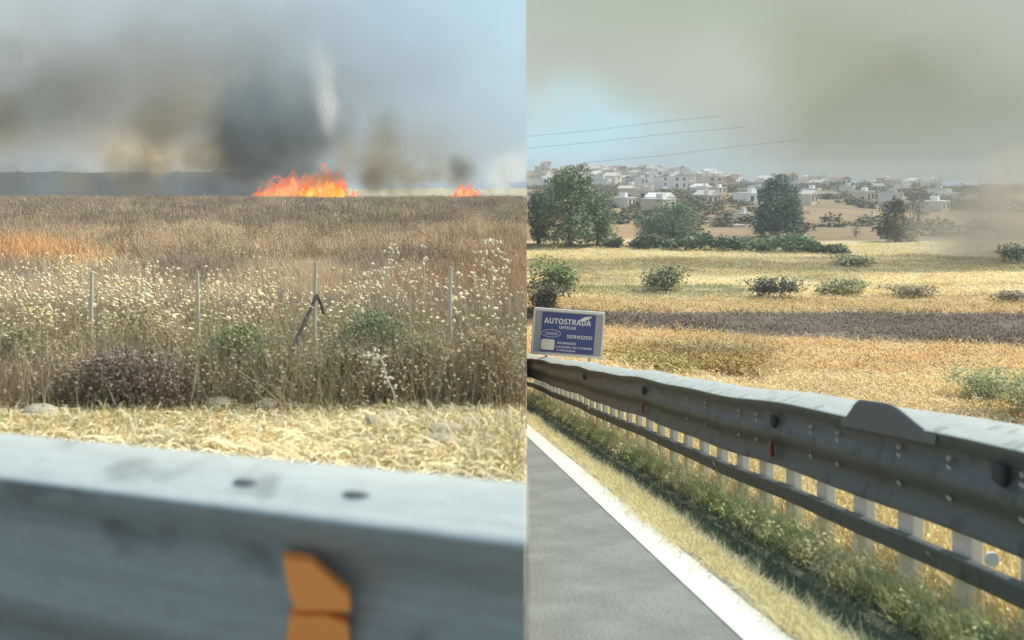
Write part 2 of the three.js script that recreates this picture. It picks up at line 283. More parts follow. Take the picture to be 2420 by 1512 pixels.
{ // left rail, close to the lens
  const nx = -1 / 2.4166, nz = -2.2 / 2.4166;       // towards the camera, in (x, depth)
  const rail = thing('guard_rail', 'pale steel guard rail close to the camera with two bolt slots and orange reflector', 'guard rail', [-0.5, EYE - 1.4, -1.7]);
  const o = rail.position;
  const place = (b, h, t) => { const p = LT(t), k = 0.15 - b; return [p[0] + nx * k - o.x, EYE + p[1] + h - o.y, -(p[2] + nz * k) - o.z]; };
  const range = (b) => { const k = 0.15 - b; return [4.2, (SEAM * (1.7 + nz * k) + 0.5 - nx * k) / (-2.2 - SEAM)]; };
  add('top_fold', loftRail(foldProfile(0.15, 0.04), place, range, 60), zincLit, rail);
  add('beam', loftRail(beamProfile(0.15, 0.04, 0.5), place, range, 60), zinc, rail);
  for (let i = 0; i < 6; i++) { const t = -0.1 + i * 0.7; const p = add('post', new RoundedBoxGeometry(0.1, 0.95, 0.06, 2, 0.01), zinc, rail); p.position.set(...place(0.2, -0.62, t)); p.rotation.y = -0.43; }
  const dirQ = new THREE.Quaternion().setFromUnitVectors(new THREE.Vector3(1, 0, 0), new THREE.Vector3(2.2, 0.145, 1).normalize());
  const slotGeo = new THREE.SphereGeometry(1, 20, 12).scale(0.03, 0.007, 0.012);
  for (const [px, py] of [[580, 1132], [842, 1163]]) {
    const t = (() => { let a = -0.3, b = 3; for (let i = 0; i < 40; i++) { const m = (a + b) / 2, p = place(0.07, -0.02, m); (CX + F * (p[0] + o.x) / -(p[2] + o.z) > px) ? (a = m) : (b = m); } return a; })();
    const s = add('bolt_slot', slotGeo, M([0.16, 0.18, 0.18], 0.6), rail); s.position.set(...place(0.07, -0.0215, t)); s.quaternion.copy(dirQ);
  }
  // orange delineator in the trough of the beam
  const tAt = (px, b, h) => { let a = -0.3, c = 3; for (let i = 0; i < 40; i++) { const m = (a + c) / 2, p = place(b, h, m); (CX + F * (p[0] + o.x) / -(p[2] + o.z) > px) ? (a = m) : (c = m); } return a; };
  const quad = (pts) => { // pts: [px, height, offset]; extruded wedge
    const f = pts.map(([px, h, b]) => place(b, h, tAt(px, b, h))), k = pts.map(([px, h, b]) => place(b + 0.03, h, tAt(px, b + 0.03, h)));
    const pos = [...f.flat(), ...k.flat()], n = pts.length, idx = [];
    for (let i = 1; i + 1 < n; i++) idx.push(0, i, i + 1, n, n + i + 1, n + i);
    for (let i = 0; i < n; i++) { const j = (i + 1) % n; idx.push(i, n + i, j, j, n + i, n + j); }
    return build(pos, idx).toNonIndexed();
  };
  const fix = (g) => { g.computeVertexNormals(); return g; };
  const hAt = (py, px) => { const t = tAt(px, 0.01, -0.15), p = place(0.01, 0, t); return (HY - py) / F * -(p[2] + o.z) - (p[1] + o.y - EYE); };
  const ref = add('reflector', fix(quad([[668, hAt(1312, 668), -0.002], [738, hAt(1322, 738), -0.002], [826, hAt(1400, 826), -0.002], [828, hAt(1436, 828), -0.002], [700, hAt(1432, 700), -0.004], [682, hAt(1390, 682), -0.004]])), reflectMat, rail);
  ref.material = M([1, 0.33, 0.06], 0.4, { side: THREE.DoubleSide }); tag(ref, 'upper orange reflector plate');
  const ref2 = add('reflector', fix(quad([[685, hAt(1446, 685), -0.004], [770, hAt(1444, 770), -0.004], [822, hAt(1466, 822), -0.004], [830, hAt(1560, 830), -0.004], [668, hAt(1560, 668), -0.004]])), ref.material, rail); tag(ref2, 'lower orange reflector plate');
}

// ---------------------------------------------------------------- sign
{
  const z = 21, c = at(1341.5, 787, z), s = z / F;
  const sign = thing('road_sign', 'blue and white information board standing tilted behind the far end of the guard rail', 'sign', [c.x, EYE + rightY(c.x, z), c.z]);
  const up = c.y - sign.position.y, tilt = new THREE.Group(); tilt.name = 'board'; tilt.position.y = up; tilt.rotation.z = -0.075; tilt.rotation.y = 0.0; sign.add(tilt);
  const w = 168 * s, h = 108 * s;
  const cv = document.createElement('canvas'); cv.width = 1024; cv.height = 660; const x = cv.getContext('2d');
  x.fillStyle = '#42509a'; x.fillRect(0, 0, 1024, 660);
  x.fillStyle = '#f2f5f8'; x.textBaseline = 'middle';
  const txt = (s2, px, py, size, wd, style = 'bold') => { x.font = `${style} ${size}px sans-serif`; const m = x.measureText(s2).width; x.save(); x.translate(px, py); x.scale(wd / m, 1); x.fillText(s2, 0, 0); x.restore(); };
  txt('AUTOSTRADA', 40, 140, 130, 900);
  x.beginPath(); x.moveTo(690, 110); x.lineTo(800, 40); x.lineTo(960, 18); x.lineTo(900, 70); x.lineTo(800, 110); x.fill();
  txt('UFFICIO', 330, 240, 66, 330);
  x.lineWidth = 10; x.strokeStyle = '#cdd8f4'; x.beginPath(); x.ellipse(190, 350, 180, 62, 0, 0, 7); x.stroke(); x.fillStyle = '#cfd9f2'; txt('Centro', 70, 350, 76, 240, 'italic bold');
  x.fillStyle = '#eef2f8'; txt('SERVIZIO', 490, 385, 78, 500);
  txt('INFORMAZIONI', 320, 500, 52, 360); txt('LAVORI IN CORSO', 300, 566, 46, 690); txt('STRADA', 310, 622, 44, 370);
  x.fillStyle = '#f6f7f4'; x.beginPath(); x.roundRect(10, 450, 260, 180, 40); x.fill();
  const tex = new THREE.CanvasTexture(cv); tex.colorSpace = THREE.SRGBColorSpace;
  const frame = mergeGeometries([[0, h / 2 - 0.02, w, 0.07], [0, -h / 2 + 0.02, w, 0.06], [-w / 2 + 0.02, 0, 0.05, h - 0.1], [w / 2 - 0.02, 0, 0.05, h - 0.1]].map(([a, b, fw, fh]) => new RoundedBoxGeometry(fw, fh, 0.06, 2, 0.012).translate(a, b, 0.008)));
  add('backing_panel', new RoundedBoxGeometry(w - 0.06, h - 0.06, 0.03, 1, 0.005), M([0.42, 0.45, 0.52], 0.5), tilt);
  add('frame', frame, M([0.85, 0.87, 0.87], 0.5), tilt);
  const face = add('printed_face', new THREE.BoxGeometry(w * 0.75, h * 0.86, 0.012), [M([0.2, 0.2, 0.3]), M([0.2, 0.2, 0.3]), M([0.2, 0.2, 0.3]), M([0.2, 0.2, 0.3]), new THREE.MeshStandardMaterial({ map: tex, roughness: 0.5 }), M([0.2, 0.2, 0.3])], tilt); face.position.z = 0.024;
  for (const k of [-0.3, 0.3]) { const p = add('post', new THREE.CylinderGeometry(0.035, 0.035, up + 0.4, 10), M([0.5, 0.51, 0.52], 0.5, { metalness: 0.5 }), sign); p.position.set(k * w, up / 2 - 0.2, -0.06); }
}

// ---------------------------------------------------------------- plants: geometry makers
function blade(pos, col, idx, x, z, h, w, lean, dir, curl, c0, c1, segs = 3) {
  const b = pos.length / 3, ca = Math.cos(dir), sa = Math.sin(dir), wa = dir + Math.PI / 2 + rr(-0.6, 0.6), wx = Math.cos(wa), wz = Math.sin(wa);
  for (let i = 0; i <= segs; i++) {
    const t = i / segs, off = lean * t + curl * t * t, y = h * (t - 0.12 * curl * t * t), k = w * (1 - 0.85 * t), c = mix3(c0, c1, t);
    pos.push(x + ca * off * h - wx * k, y, z + sa * off * h - wz * k, x + ca * off * h + wx * k, y, z + sa * off * h + wz * k); col.push(...c, ...c);
    if (i) { const p = b + 2 * i - 2; idx.push(p, p + 1, p + 2, p + 1, p + 3, p + 2); }
  }
  const t = [x + ca * (lean + curl) * h, h * (1 - 0.12 * curl), z + sa * (lean + curl) * h]; return t;
}
function blob(pos, col, idx, p, sx, sy, c) { // small seed head: squashed octahedron, turned at random
  const b = pos.length / 3, a = rr(0, 6.28), u = [Math.cos(a) * sx, rr(-0.4, 0.4) * sy, Math.sin(a) * sx], v = [-Math.sin(a) * sx * 0.8, 0, Math.cos(a) * sx * 0.8];
  for (const k of [1, -1]) pos.push(p[0] + u[0] * k, p[1] + u[1] * k, p[2] + u[2] * k);
  for (const k of [1, -1]) pos.push(p[0] + v[0] * k, p[1], p[2] + v[2] * k);
  pos.push(p[0], p[1] + sy, p[2], p[0], p[1] - sy, p[2]); for (let i = 0; i < 6; i++) col.push(...mul3(c, rr(0.85, 1.1)));
  for (const [i, j] of [[0, 2], [2, 1], [1, 3], [3, 0]]) idx.push(b + i, b + j, b + 4, b + j, b + i, b + 5);
}
function leaf(pos, col, idx, p, s, c, flat = 0.5) { // one bent leaf of four triangles
  const b = pos.length / 3, a = rr(0, 6.28), el = rr(-0.9, 1.1) * flat, d = [Math.cos(a) * Math.cos(el), Math.sin(el), Math.sin(a) * Math.cos(el)], w = [-Math.sin(a), rr(-0.5, 0.5), Math.cos(a)], k = s * rr(0.28, 0.45);
  pos.push(p[0], p[1], p[2], p[0] + d[0] * s * 0.5 + w[0] * k, p[1] + d[1] * s * 0.5 + w[1] * k, p[2] + d[2] * s * 0.5 + w[2] * k, p[0] + d[0] * s * 0.5 - w[0] * k, p[1] + d[1] * s * 0.5 - w[1] * k, p[2] + d[2] * s * 0.5 - w[2] * k, p[0] + d[0] * s, p[1] + d[1] * s - 0.15 * s, p[2] + d[2] * s);
  const f = rr(0.75, 1.2); for (let i = 0; i < 4; i++) col.push(...mul3(c, f)); idx.push(b, b + 2, b + 1, b + 1, b + 2, b + 3);
}
const G = (fn) => { const pos = [], col = [], idx = []; fn(pos, col, idx); return build(pos, idx, col); };
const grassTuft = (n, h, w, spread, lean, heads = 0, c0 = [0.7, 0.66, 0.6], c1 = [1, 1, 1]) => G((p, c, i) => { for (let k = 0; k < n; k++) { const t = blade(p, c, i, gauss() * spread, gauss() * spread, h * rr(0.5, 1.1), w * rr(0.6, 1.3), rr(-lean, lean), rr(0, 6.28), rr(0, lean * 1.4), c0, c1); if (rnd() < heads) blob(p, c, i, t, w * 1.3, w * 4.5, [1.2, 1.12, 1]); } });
const headStalk = () => G((p, c, i) => { // branched dry weed with pale heads
  for (let k = 0; k < 4; k++) {
    const t = blade(p, c, i, gauss() * 0.05, gauss() * 0.05, rr(0.5, 0.95), 0.004, rr(-0.15, 0.15), rr(0, 6.28), rr(0, 0.15), [0.55, 0.5, 0.36], [0.75, 0.68, 0.5]);
    for (let m = 0; m < 4; m++) blob(p, c, i, [t[0] + gauss() * 0.07, t[1] - rnd() * 0.28, t[2] + gauss() * 0.07], rr(0.014, 0.036), rr(0.008, 0.018), [1.0, 0.93, 0.78]);
  }
});
const leafClump = (n, r, h, s) => G((p, c, i) => { for (let k = 0; k < n; k++) { const a = rr(0, 6.28), q = Math.sqrt(rnd()) * r; leaf(p, c, i, [Math.cos(a) * q, h * rnd() * (1 - 0.5 * q / r), Math.sin(a) * q], s * rr(0.6, 1.3), [1, 1, 1], 1); } });
const twigClump = (n, h) => G((p, c, i) => { for (let k = 0; k < n; k++) { const d = rr(0, 6.28), t = blade(p, c, i, gauss() * 0.07, gauss() * 0.07, h * rr(0.5, 1.1), 0.0035, rr(0, 0.5), d, rr(-0.2, 0.4), [0.6, 0.55, 0.5], [1, 0.95, 0.88], 3); for (let m = 0; m < 3; m++) leaf(p, c, i, [t[0] * rr(0.4, 1), t[1] * rr(0.4, 1), t[2] * rr(0.4, 1)], rr(0.012, 0.03), [0.9, 0.85, 0.75], 1); } });
const leafMat = leafy(), strawMat = VC(0.9, { color: new THREE.Color().setRGB(1.18, 1.16, 1.12), side: THREE.DoubleSide }), farMat = VC(1, { color: new THREE.Color().setRGB(1.22, 1.18, 1.12), side: THREE.DoubleSide });

// scatter over the left field. weight(X, Z, px, py, n) -> probability, returns colour by col()
const inLeft = (X, Z, pad = 0) => X < SEAM * Z - pad;
function scatterLeft(name, geo, count, z0, z1, prob, colour, size, label, category, tilt = 0.15, pad = 0.01) {
  const ms = [], cs = [];
  for (let k = 0, tries = 0; k < count && tries < count * 30; tries++) {
    const Z = Math.sqrt(lerp(z0 * z0, z1 * z1, rnd())), X = lerp(-0.66, SEAM, rnd()) * Z;
    if (!inLeft(X, Z, pad)) continue;
    const px = CX + F * X / Z, y = leftY(X, Z), py = HY - F * y / Z, n = fbm(X * 0.6 + 31, Z * 0.6, 3);
    if (rnd() > prob(px, py, n, Z)) continue;
    const s = size(px, py, n, Z); ms.push(T(X, EYE + y - 0.01, -Z, rr(0, 6.28), s[0], s[1], s[0], gauss() * tilt, rr(0, 6.28))); cs.push(colour(px, py, n, Z)); k++;
  }
  return planted(name, geo, z0 > 15 ? farMat : strawMat, ms, cs, label, category, 'left');
}
const vary = (c, k = 0.2) => { const f = 1 + rr(-k, k), w = rr(-0.06, 0.06); return [c[0] * f * (1 + w), c[1] * f, c[2] * f * (1 - w)]; };
reseed(11);
const BROWN = [0.46, 0.365, 0.275], GREY = [0.36, 0.31, 0.25], TAN = [0.72, 0.59, 0.4], ORANGE = [0.86, 0.54, 0.27];
const fieldColour = (px, py, n, Z) => {
  const w = fbm(px / 230, py / 40 + 8, 4), q = fbm(px / 60 + 5, py / 24, 3);
  let c = mix3(GREY, BROWN, n); c = mix3(c, TAN, sst(0.46, 0.66, w + 0.25 * (q - 0.5)) * (py > 520 ? 0.95 : 0.45));
  c = mix3(c, [0.24, 0.2, 0.17], sst(0.56, 0.72, q) * 0.6);
  c = mix3(c, ORANGE, Math.exp(-(((px - 90) / 150) ** 2) - (((py - 612) / 32) ** 2)) * 0.95);
  c = mix3(c, TAN, Math.exp(-(((px - 560) / 380) ** 2) - (((py - 590) / 34) ** 2)) * 0.75);
  c = mix3(c, [0.56, 0.37, 0.2], sst(850, 1200, px) * Math.exp(-(((py - 690) / 90) ** 2)) * 0.75);
  return vary(c, 0.25);
};
const lump = (px, py) => 0.45 + 1.1 * fbm(px / 75 + 3, py / 30 + 6, 3);
const FIELD = 'dense dry brown grass and weeds covering the left field', GC = 'grass';
// far, middle and near grass
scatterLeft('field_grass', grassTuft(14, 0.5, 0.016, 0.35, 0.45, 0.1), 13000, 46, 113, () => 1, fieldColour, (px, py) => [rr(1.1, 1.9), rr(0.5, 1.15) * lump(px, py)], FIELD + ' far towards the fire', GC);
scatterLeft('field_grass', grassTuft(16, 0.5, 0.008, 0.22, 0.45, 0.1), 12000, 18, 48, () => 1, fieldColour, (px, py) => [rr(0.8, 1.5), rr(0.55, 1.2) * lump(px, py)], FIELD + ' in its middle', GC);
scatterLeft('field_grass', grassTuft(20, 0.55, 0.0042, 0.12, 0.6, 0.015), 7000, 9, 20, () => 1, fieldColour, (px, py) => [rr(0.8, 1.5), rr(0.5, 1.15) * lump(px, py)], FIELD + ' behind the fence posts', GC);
scatterLeft('field_weeds', twigClump(30, 0.5), 1500, 13, 95, (px, py, n) => sst(0.45, 0.6, fbm(px / 50 + 9, py / 18, 3)) * (px < 260 && py > 560 ? 0.15 : 1), (px, py, n) => vary(rnd() < 0.55 ? [0.22, 0.18, 0.145] : rnd() < 0.5 ? [0.66, 0.55, 0.4] : [0.4, 0.42, 0.24], 0.2), (px, py, n, Z) => [rr(1.2, 2.4) * (0.7 + Z / 70), rr(0.9, 1.7)], 'scattered darker and paler weeds standing in the brown field', 'weeds');
reseed(12);
scatterLeft('dry_grass', grassTuft(16, 0.5, 0.0038, 0.12, 0.8, 0.02), 5000, 5.9, 10.5, (px, py, n) => sst(1000, 940, py + (n - 0.5) * 110) * 0.97 + 0.03, (px, py, n) => vary(mix3(mix3([0.5, 0.43, 0.29], [0.36, 0.36, 0.22], sst(0.4, 0.6, n)), [0.42, 0.34, 0.24], sst(0.5, 0.62, fbm(px / 90, py / 60, 3))), 0.25), (px, py) => [rr(0.7, 1.3), rr(0.35, 1.4) * (0.5 + fbm(px / 40, py / 50 + 2, 3))], 'tall straw and grey green grass around the fence posts', GC, 0.3);
scatterLeft('twiggy_weeds', twigClump(14, 0.5), 2600, 5.9, 11, (px, py, n) => sst(0.42, 0.56, n) * sst(1000, 950, py), () => vary([0.4, 0.35, 0.26], 0.3), () => [rr(0.8, 1.4), rr(0.6, 1.4)], 'grey brown twiggy weeds along the foot of the fence', 'weeds');
reseed(13);
scatterLeft('seed_head_weeds', headStalk(), 330, 7.2, 13, (px, py, n) => (0.12 + 0.88 * sst(0.44, 0.58, fbm(px / 70, py / 70 + 20, 3))) * Math.exp(-(((py - (px < 650 ? 850 : 860)) / 90) ** 2)) * (px < 650 ? 1 : 0.55), () => vary([0.85, 0.79, 0.62], 0.2), () => [rr(0.7, 1.3), rr(0.35, 1.25)], 'dry weeds with pale cream seed heads between the fence posts', 'weeds', 0.25);
// straw litter on the verge
const litter = G((p, c, i) => { for (let k = 0; k < 34; k++) { const a = rr(0, 6.28), x = gauss() * 0.09, z = gauss() * 0.09, l = rr(0.07, 0.2), w = rr(0.0018, 0.0045), b = p.length / 3, y0 = rr(0.0, 0.03), y1 = rr(0.005, 0.07), dx = Math.cos(a) * l, dz = Math.sin(a) * l, ux = -Math.sin(a) * w, uz = Math.cos(a) * w; p.push(x - ux, y0, z - uz, x + ux, y0 + 0.004, z + uz, x + dx * 0.6 - ux, y1 + 0.01, z + dz * 0.6 - uz, x + dx * 0.6 + ux, y1 + 0.014, z + dz * 0.6 + uz, x + dx, y1, z + dz); const f = rr(0.7, 1.15); for (let q = 0; q < 5; q++) c.push(f, f * 0.98, f * 0.92); i.push(b, b + 1, b + 2, b + 1, b + 3, b + 2, b + 2, b + 3, b + 4); } });
scatterLeft('straw_litter', litter, 2300, 3.9, 7.0, (px, py, n) => 0.25 + 0.75 * sst(0.3, 0.6, n), (px, py, n) => vary(mix3([0.84, 0.75, 0.52], [0.72, 0.65, 0.43], n), 0.22), () => [rr(0.7, 1.5), rr(0.6, 1.3)], 'pale straw litter and cut grass on the verge behind the near guard rail', 'straw', 0.1, 0.02);
scatterLeft('verge_tufts', grassTuft(16, 0.13, 0.003, 0.05, 0.9, 0.03), 420, 4.0, 6.6, (px, py, n) => sst(0.45, 0.6, n), () => vary([0.5, 0.47, 0.25], 0.25), () => [rr(0.7, 1.5), rr(0.5, 1.3)], 'short dry tufts on the straw verge', GC);

// shrubs as things: crown of many leaves, stems
const pos0 = {};
function cut(t, side) { t.updateMatrixWorld(true); t.traverse((o) => { if (o.isMesh && o.geometry.index) o.geometry = clipSeam(o.geometry, o.matrixWorld, side); }); }
function shrub(name, label, category, base, w, h, d, n, s, colour, mat = leafMat, upright = 0.6, group) {
  const t = thing(name, label, category, [base.x, base.y, base.z], group);
  add('foliage', G((p, c, i) => {
    const lobes = Array.from({ length: 9 }, () => [rr(-0.38, 0.38) * w, rr(0.25, 0.72) * h, rr(-0.38, 0.38) * d, rr(0.2, 0.42)]);
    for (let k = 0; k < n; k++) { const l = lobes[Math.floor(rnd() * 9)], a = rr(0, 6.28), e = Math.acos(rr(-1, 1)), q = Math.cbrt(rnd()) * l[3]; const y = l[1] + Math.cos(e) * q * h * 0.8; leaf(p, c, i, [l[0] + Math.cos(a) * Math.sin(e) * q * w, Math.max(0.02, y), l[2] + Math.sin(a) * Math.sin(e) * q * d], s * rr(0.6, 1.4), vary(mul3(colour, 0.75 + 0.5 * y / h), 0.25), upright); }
  }), mat, t);
  add('stem', G((p, c, i) => { for (let k = 0; k < 10; k++) blade(p, c, i, gauss() * w * 0.05, gauss() * d * 0.05, h * rr(0.5, 0.9), Math.max(0.004, h * 0.008), rr(0.05, w / h * 0.4), rr(0, 6.28), rr(-0.1, 0.2), [0.2, 0.15, 0.1], [0.28, 0.22, 0.14]); }), strawMat, t);
  cut(t, pos0.side ?? 'right'); return t;
}
const onLeft = (px, Z) => { const X = (px - CX) / F * Z; return new THREE.Vector3(X, EYE + leftY(X, Z) - 0.02, -Z); };
function weedBush(name, label, px, Z, wP, hP, leafC, stalkC, nStalk, nLeaf, leafS) {
  const b = onLeft(px, Z), w = wP / F * Z, h = hP / F * Z, t = thing(name, label, 'shrub', [b.x, b.y, b.z]);
  add('stalks', G((p, c, i) => { for (let k = 0; k < nStalk; k++) { const x = rr(-0.5, 0.5) * w, e = 1 - (2 * x / w) ** 2 * 0.65; blade(p, c, i, x, gauss() * w * 0.12, h * e * rr(0.45, 1.05), 0.0038, rr(-0.25, 0.25), rr(0, 6.28), rr(0, 0.25), mul3(vary(stalkC), 0.6), vary(stalkC)); } }), strawMat, t).userData.kind = 'stuff';
  add('foliage', G((p, c, i) => { for (let k = 0; k < nLeaf; k++) { const x = gauss() * 0.24 * w, e = Math.max(0.15, 1 - (2 * x / w) ** 2 * 0.65); leaf(p, c, i, [x, h * e * Math.sqrt(rnd()) * 0.92, gauss() * w * 0.13], leafS * rr(0.6, 1.5), vary(mul3(leafC, 1.4), 0.25), 1.1); } }), leafMat, t);
  cut(t, 'left'); return t;
}
reseed(21);
weedBush('dry_shrub', 'wide dark grey brown dry shrub at the verge, left of centre', 290, 6.35, 390, 165, [0.2, 0.155, 0.13], [0.26, 0.2, 0.15], 600, 6000, 0.022);
weedBush('green_weed', 'bright green grassy weed right of the second fence post', 565, 7.0, 240, 190, [0.16, 0.2, 0.1], [0.36, 0.41, 0.22], 800, 3400, 0.024);
weedBush('green_weed', 'green weed growing right of the braced fence post', 880, 7.3, 250, 210, [0.16, 0.2, 0.11], [0.35, 0.39, 0.22], 760, 3600, 0.024);
weedBush('green_weed', 'green weed at the left edge of the field', 40, 7.4, 180, 160, [0.16, 0.2, 0.11], [0.36, 0.4, 0.23], 600, 2600, 0.024);
weedBush('grey_weed', 'dark grey green weed clump below the braced post', 830, 6.7, 220, 150, [0.2, 0.19, 0.12], [0.3, 0.27, 0.18], 420, 3000, 0.024);
weedBush('tall_dry_weed', 'tall brown dry weed stand at the right edge of the left field', 1150, 6.6, 190, 210, [0.28, 0.22, 0.13], [0.4, 0.31, 0.18], 560, 2000, 0.022);
weedBush('tall_dry_weed', 'tall olive weed stand between the braced post and the right fence post', 1010, 6.8, 180, 190, [0.29, 0.26, 0.15], [0.46, 0.4, 0.24], 500, 1700, 0.022);
weedBush('tall_dry_weed', 'straw coloured weed stand between the first two fence posts', 350, 7.2, 240, 230, [0.3, 0.26, 0.16], [0.52, 0.42, 0.27], 560, 1700, 0.022);
weedBush('tall_dry_weed', 'greyish weed stand below the first fence post', 110, 7.0, 200, 150, [0.33, 0.29, 0.19], [0.55, 0.47, 0.3], 460, 1300, 0.022);
function plume(label, px, topY, Z, wP, n0) { const n = Math.round(n0 * 0.42); // tall dry plant with cream seed heads
  const b = onLeft(px, Z), h = EYE + (HY - topY) / F * Z - b.y, w = wP / F * Z, t = thing('seed_plant', label, 'plant', [b.x, b.y, b.z]);
  add('stem', G((p, c, i) => { for (let k = 0; k < 7; k++) blade(p, c, i, gauss() * 0.02, gauss() * 0.02, h * rr(0.75, 0.98), 0.006, rr(-0.1, 0.1) * w / 0.4, rr(0, 6.28), rr(0, 0.08), [0.45, 0.38, 0.25], [0.62, 0.55, 0.4]); }), strawMat, t);
  add('seed_heads', G((p, c, i) => { for (let k = 0; k < n; k++) { const q = Math.sqrt(rnd()), y = h * (1 - 0.6 * q * q * rr(0.4, 1)); blob(p, c, i, [gauss() * w * 0.3 * (0.25 + q), y, gauss() * w * 0.3 * (0.25 + q)], rr(0.01, 0.032), rr(0.01, 0.028), [0.8, 0.72, 0.56]); } }), strawMat, t).userData.kind = 'stuff';
}
plume('tall dry plant with cream seed heads left of the right fence post', 928, 578, 9.2, 70, 120);
plume('thin dry plant with few cream seed heads, second from the right of the tall ones', 1003, 574, 9.4, 36, 40);
plume('bushy dry plant with bright cream seed heads at the right of the left field', 1160, 566, 9.0, 95, 240);
plume('broad dry plant with dusty cream heads at the left of the first fence post', 90, 645, 9.4, 100, 150);
plume('low dry plant with cream heads right of the first fence post', 300, 655, 9.8, 130, 170);
plume('short dry plant with cream heads between the braced post and the tall seed plant', 880, 640, 9.0, 110, 130);
{ // bent white stalk in front of the right weeds
  const t = thing('pale_stalk', 'pale bare bent stalk in front of the weeds right of the braced post', 'plant', onLeft(935, 6.2).toArray());
  const pts = [[935, 985], [930, 930], [912, 890], [900, 850], [880, 842]].map(([x, y]) => at(x, y, 6.2).sub(t.position)); pts.unshift(new THREE.Vector3(0, 0, 0));
  add('stem', new THREE.TubeGeometry(new THREE.CatmullRomCurve3(pts), 24, 0.006, 6), M([0.72, 0.68, 0.55]), t);
  add('seed_heads', G((p, c, i) => { for (let k = 0; k < 46; k++) { const q = pts[2 + Math.floor(rnd() * 4)]; blob(p, c, i, [q.x + gauss() * 0.025, q.y + gauss() * 0.04, q.z + gauss() * 0.02], 0.014, 0.01, [0.85, 0.8, 0.66]); } }), strawMat, t).userData.kind = 'stuff';
}

// fence posts
{
  const wood = M([0.74, 0.66, 0.52], 0.9, { bumpMap: soilBump, bumpScale: 0.004 });
  for (const [px, top, Z, r, label] of [[214, 640, 8.0, 0.02, 'thin wooden fence post farthest left in the field'], [467, 640, 8.0, 0.017, 'thin wooden fence post second from the left'], [746, 618, 7.7, 0.019, 'pale fence post propped by a dark diagonal brace'], [1066, 630, 7.8, 0.02, 'thin fence post farthest right in the left field']]) {
    const b = onLeft(px, Z), h = EYE + (HY - top) / F * Z - b.y, t = thing('fence_post', label, 'post', [b.x, b.y, b.z]);
    const g = new THREE.CylinderGeometry(r * 0.85, r, h, 9, 8), a = g.attributes.position; for (let i = 0; i < a.count; i++) { const y = a.getY(i); a.setX(i, a.getX(i) + 0.012 * Math.sin(y * 3 + px)); a.setZ(i, a.getZ(i) + 0.008 * Math.sin(y * 4 + px)); }
    g.translate(0, h / 2, 0); g.computeVertexNormals(); add('pole', g, wood, t);
    if (px === 746) {
      const dark = M([0.05, 0.04, 0.03], 0.9);
      const tube = (pts, rad) => new THREE.TubeGeometry(new THREE.CatmullRomCurve3(pts.map(([x, y, z]) => at(x, y, z).sub(t.position))), 16, rad, 7);
      add('brace', tube([[749, 698, 7.64], [716, 770, 7.2], [690, 830, 6.85], [655, 905, 6.45]], 0.017), dark, t);
      add('brace', tube([[748, 698, 7.64], [757, 716, 7.6], [764, 742, 7.56]], 0.012), dark, t);
    }
  }
}
// stones on the verge
reseed(31);
const stoneMat = M([0.66, 0.58, 0.44], 0.95, { bumpMap: soilBump, bumpScale: 0.02 });
for (const [px, py, w, h, label] of [[520, 968, 54, 22, 'flat pale stone left of the braced post at the edge of the weeds'], [628, 970, 44, 20, 'pale stone directly below the braced post'], [876, 1018, 34, 30, 'rounded yellowish stone below the pale stalk'], [1050, 1032, 60, 24, 'broad pale stone at the right of the straw verge'], [90, 990, 62, 26, 'low sandy stone left of the dark dry shrub'], [455, 945, 22, 30, 'small white stone at the right end of the dark dry shrub'], [1045, 1062, 66, 26, 'sandy flat stone in front of the broad pale stone'], [50, 945, 50, 22, 'low sandy stone at the left edge behind the guard rail']]) {
  let Z = 6; for (let i = 0; i < 30; i++) { const y = leftY((px - CX) / F * Z, Z); Z = lerp(Z, -y * F / (py + h / 2 - HY), 0.5); }
  const g = new THREE.IcosahedronGeometry(0.5, 3), a = g.attributes.position, sd = rr(0, 99);
  for (let i = 0; i < a.count; i++) { const x = a.getX(i), y = a.getY(i), z = a.getZ(i), k = 0.75 + 0.6 * fbm(x * 2.3 + sd, y * 2.3 + z * 2.9, 3); a.setXYZ(i, x * k, y * k, z * k); } g.computeVertexNormals();
  const p = onLeft(px, Z), m = add('stone', g, px === 455 ? M([0.75, 0.74, 0.7]) : stoneMat); m.position.set(p.x, p.y + h / F * Z * 0.4 + 0.07, p.z); m.scale.set(w / F * Z * 1.15, h / F * Z * 1.4, w / F * Z); tag(m, label, 'stone');
}

// ---------------------------------------------------------------- verge plants along the right rail
reseed(41);
function scatterRight(name, geo, count, v0, v1, z0, z1, prob, colour, size, label, category, tilt = 0.2, pw = 1.7) {
  const ms = [], cs = [];
  for (let k = 0, tries = 0; k < count && tries < count * 30; tries++) {
    const Z = lerp(z0, z1, rnd() ** pw), v = lerp(v0, v1, rnd()), X = v - 0.105 * Z; if (X < SEAM * Z + 0.01) continue;
    const n = fbm(v * 1.4 + 3, Z * 0.9, 3); if (rnd() > prob(v, Z, n)) continue;
    const s = size(v, Z, n); ms.push(T(X, EYE + rightY(X, Z) - 0.005, -Z, rr(0, 6.28), s[0], s[1], s[0], gauss() * tilt, rr(0, 6.28))); cs.push(colour(v, Z, n)); k++;
  }
  return planted(name, geo, strawMat, ms, cs, label, category, 'right');
}
const edge = (v, Z) => 1.68 + 0.16 * (fbm(Z * 1.7, 2, 3) - 0.5);
scatterRight('verge_grass', grassTuft(30, 0.085, 0.0026, 0.045, 0.9, 0.02), 4200, 1.64, 2.0, 2.6, 20, (v, Z, n) => v > edge(v, Z) && v < 1.8 + 0.22 * (n - 0.5) ? 1 : 0, (v, Z, n) => vary(mix3([0.8, 0.73, 0.48], [0.66, 0.64, 0.38], n), 0.22), (v) => [rr(0.8, 1.4), rr(0.5, 1.1)], 'dry straw grass on the verge between the white line and the guard rail', GC);
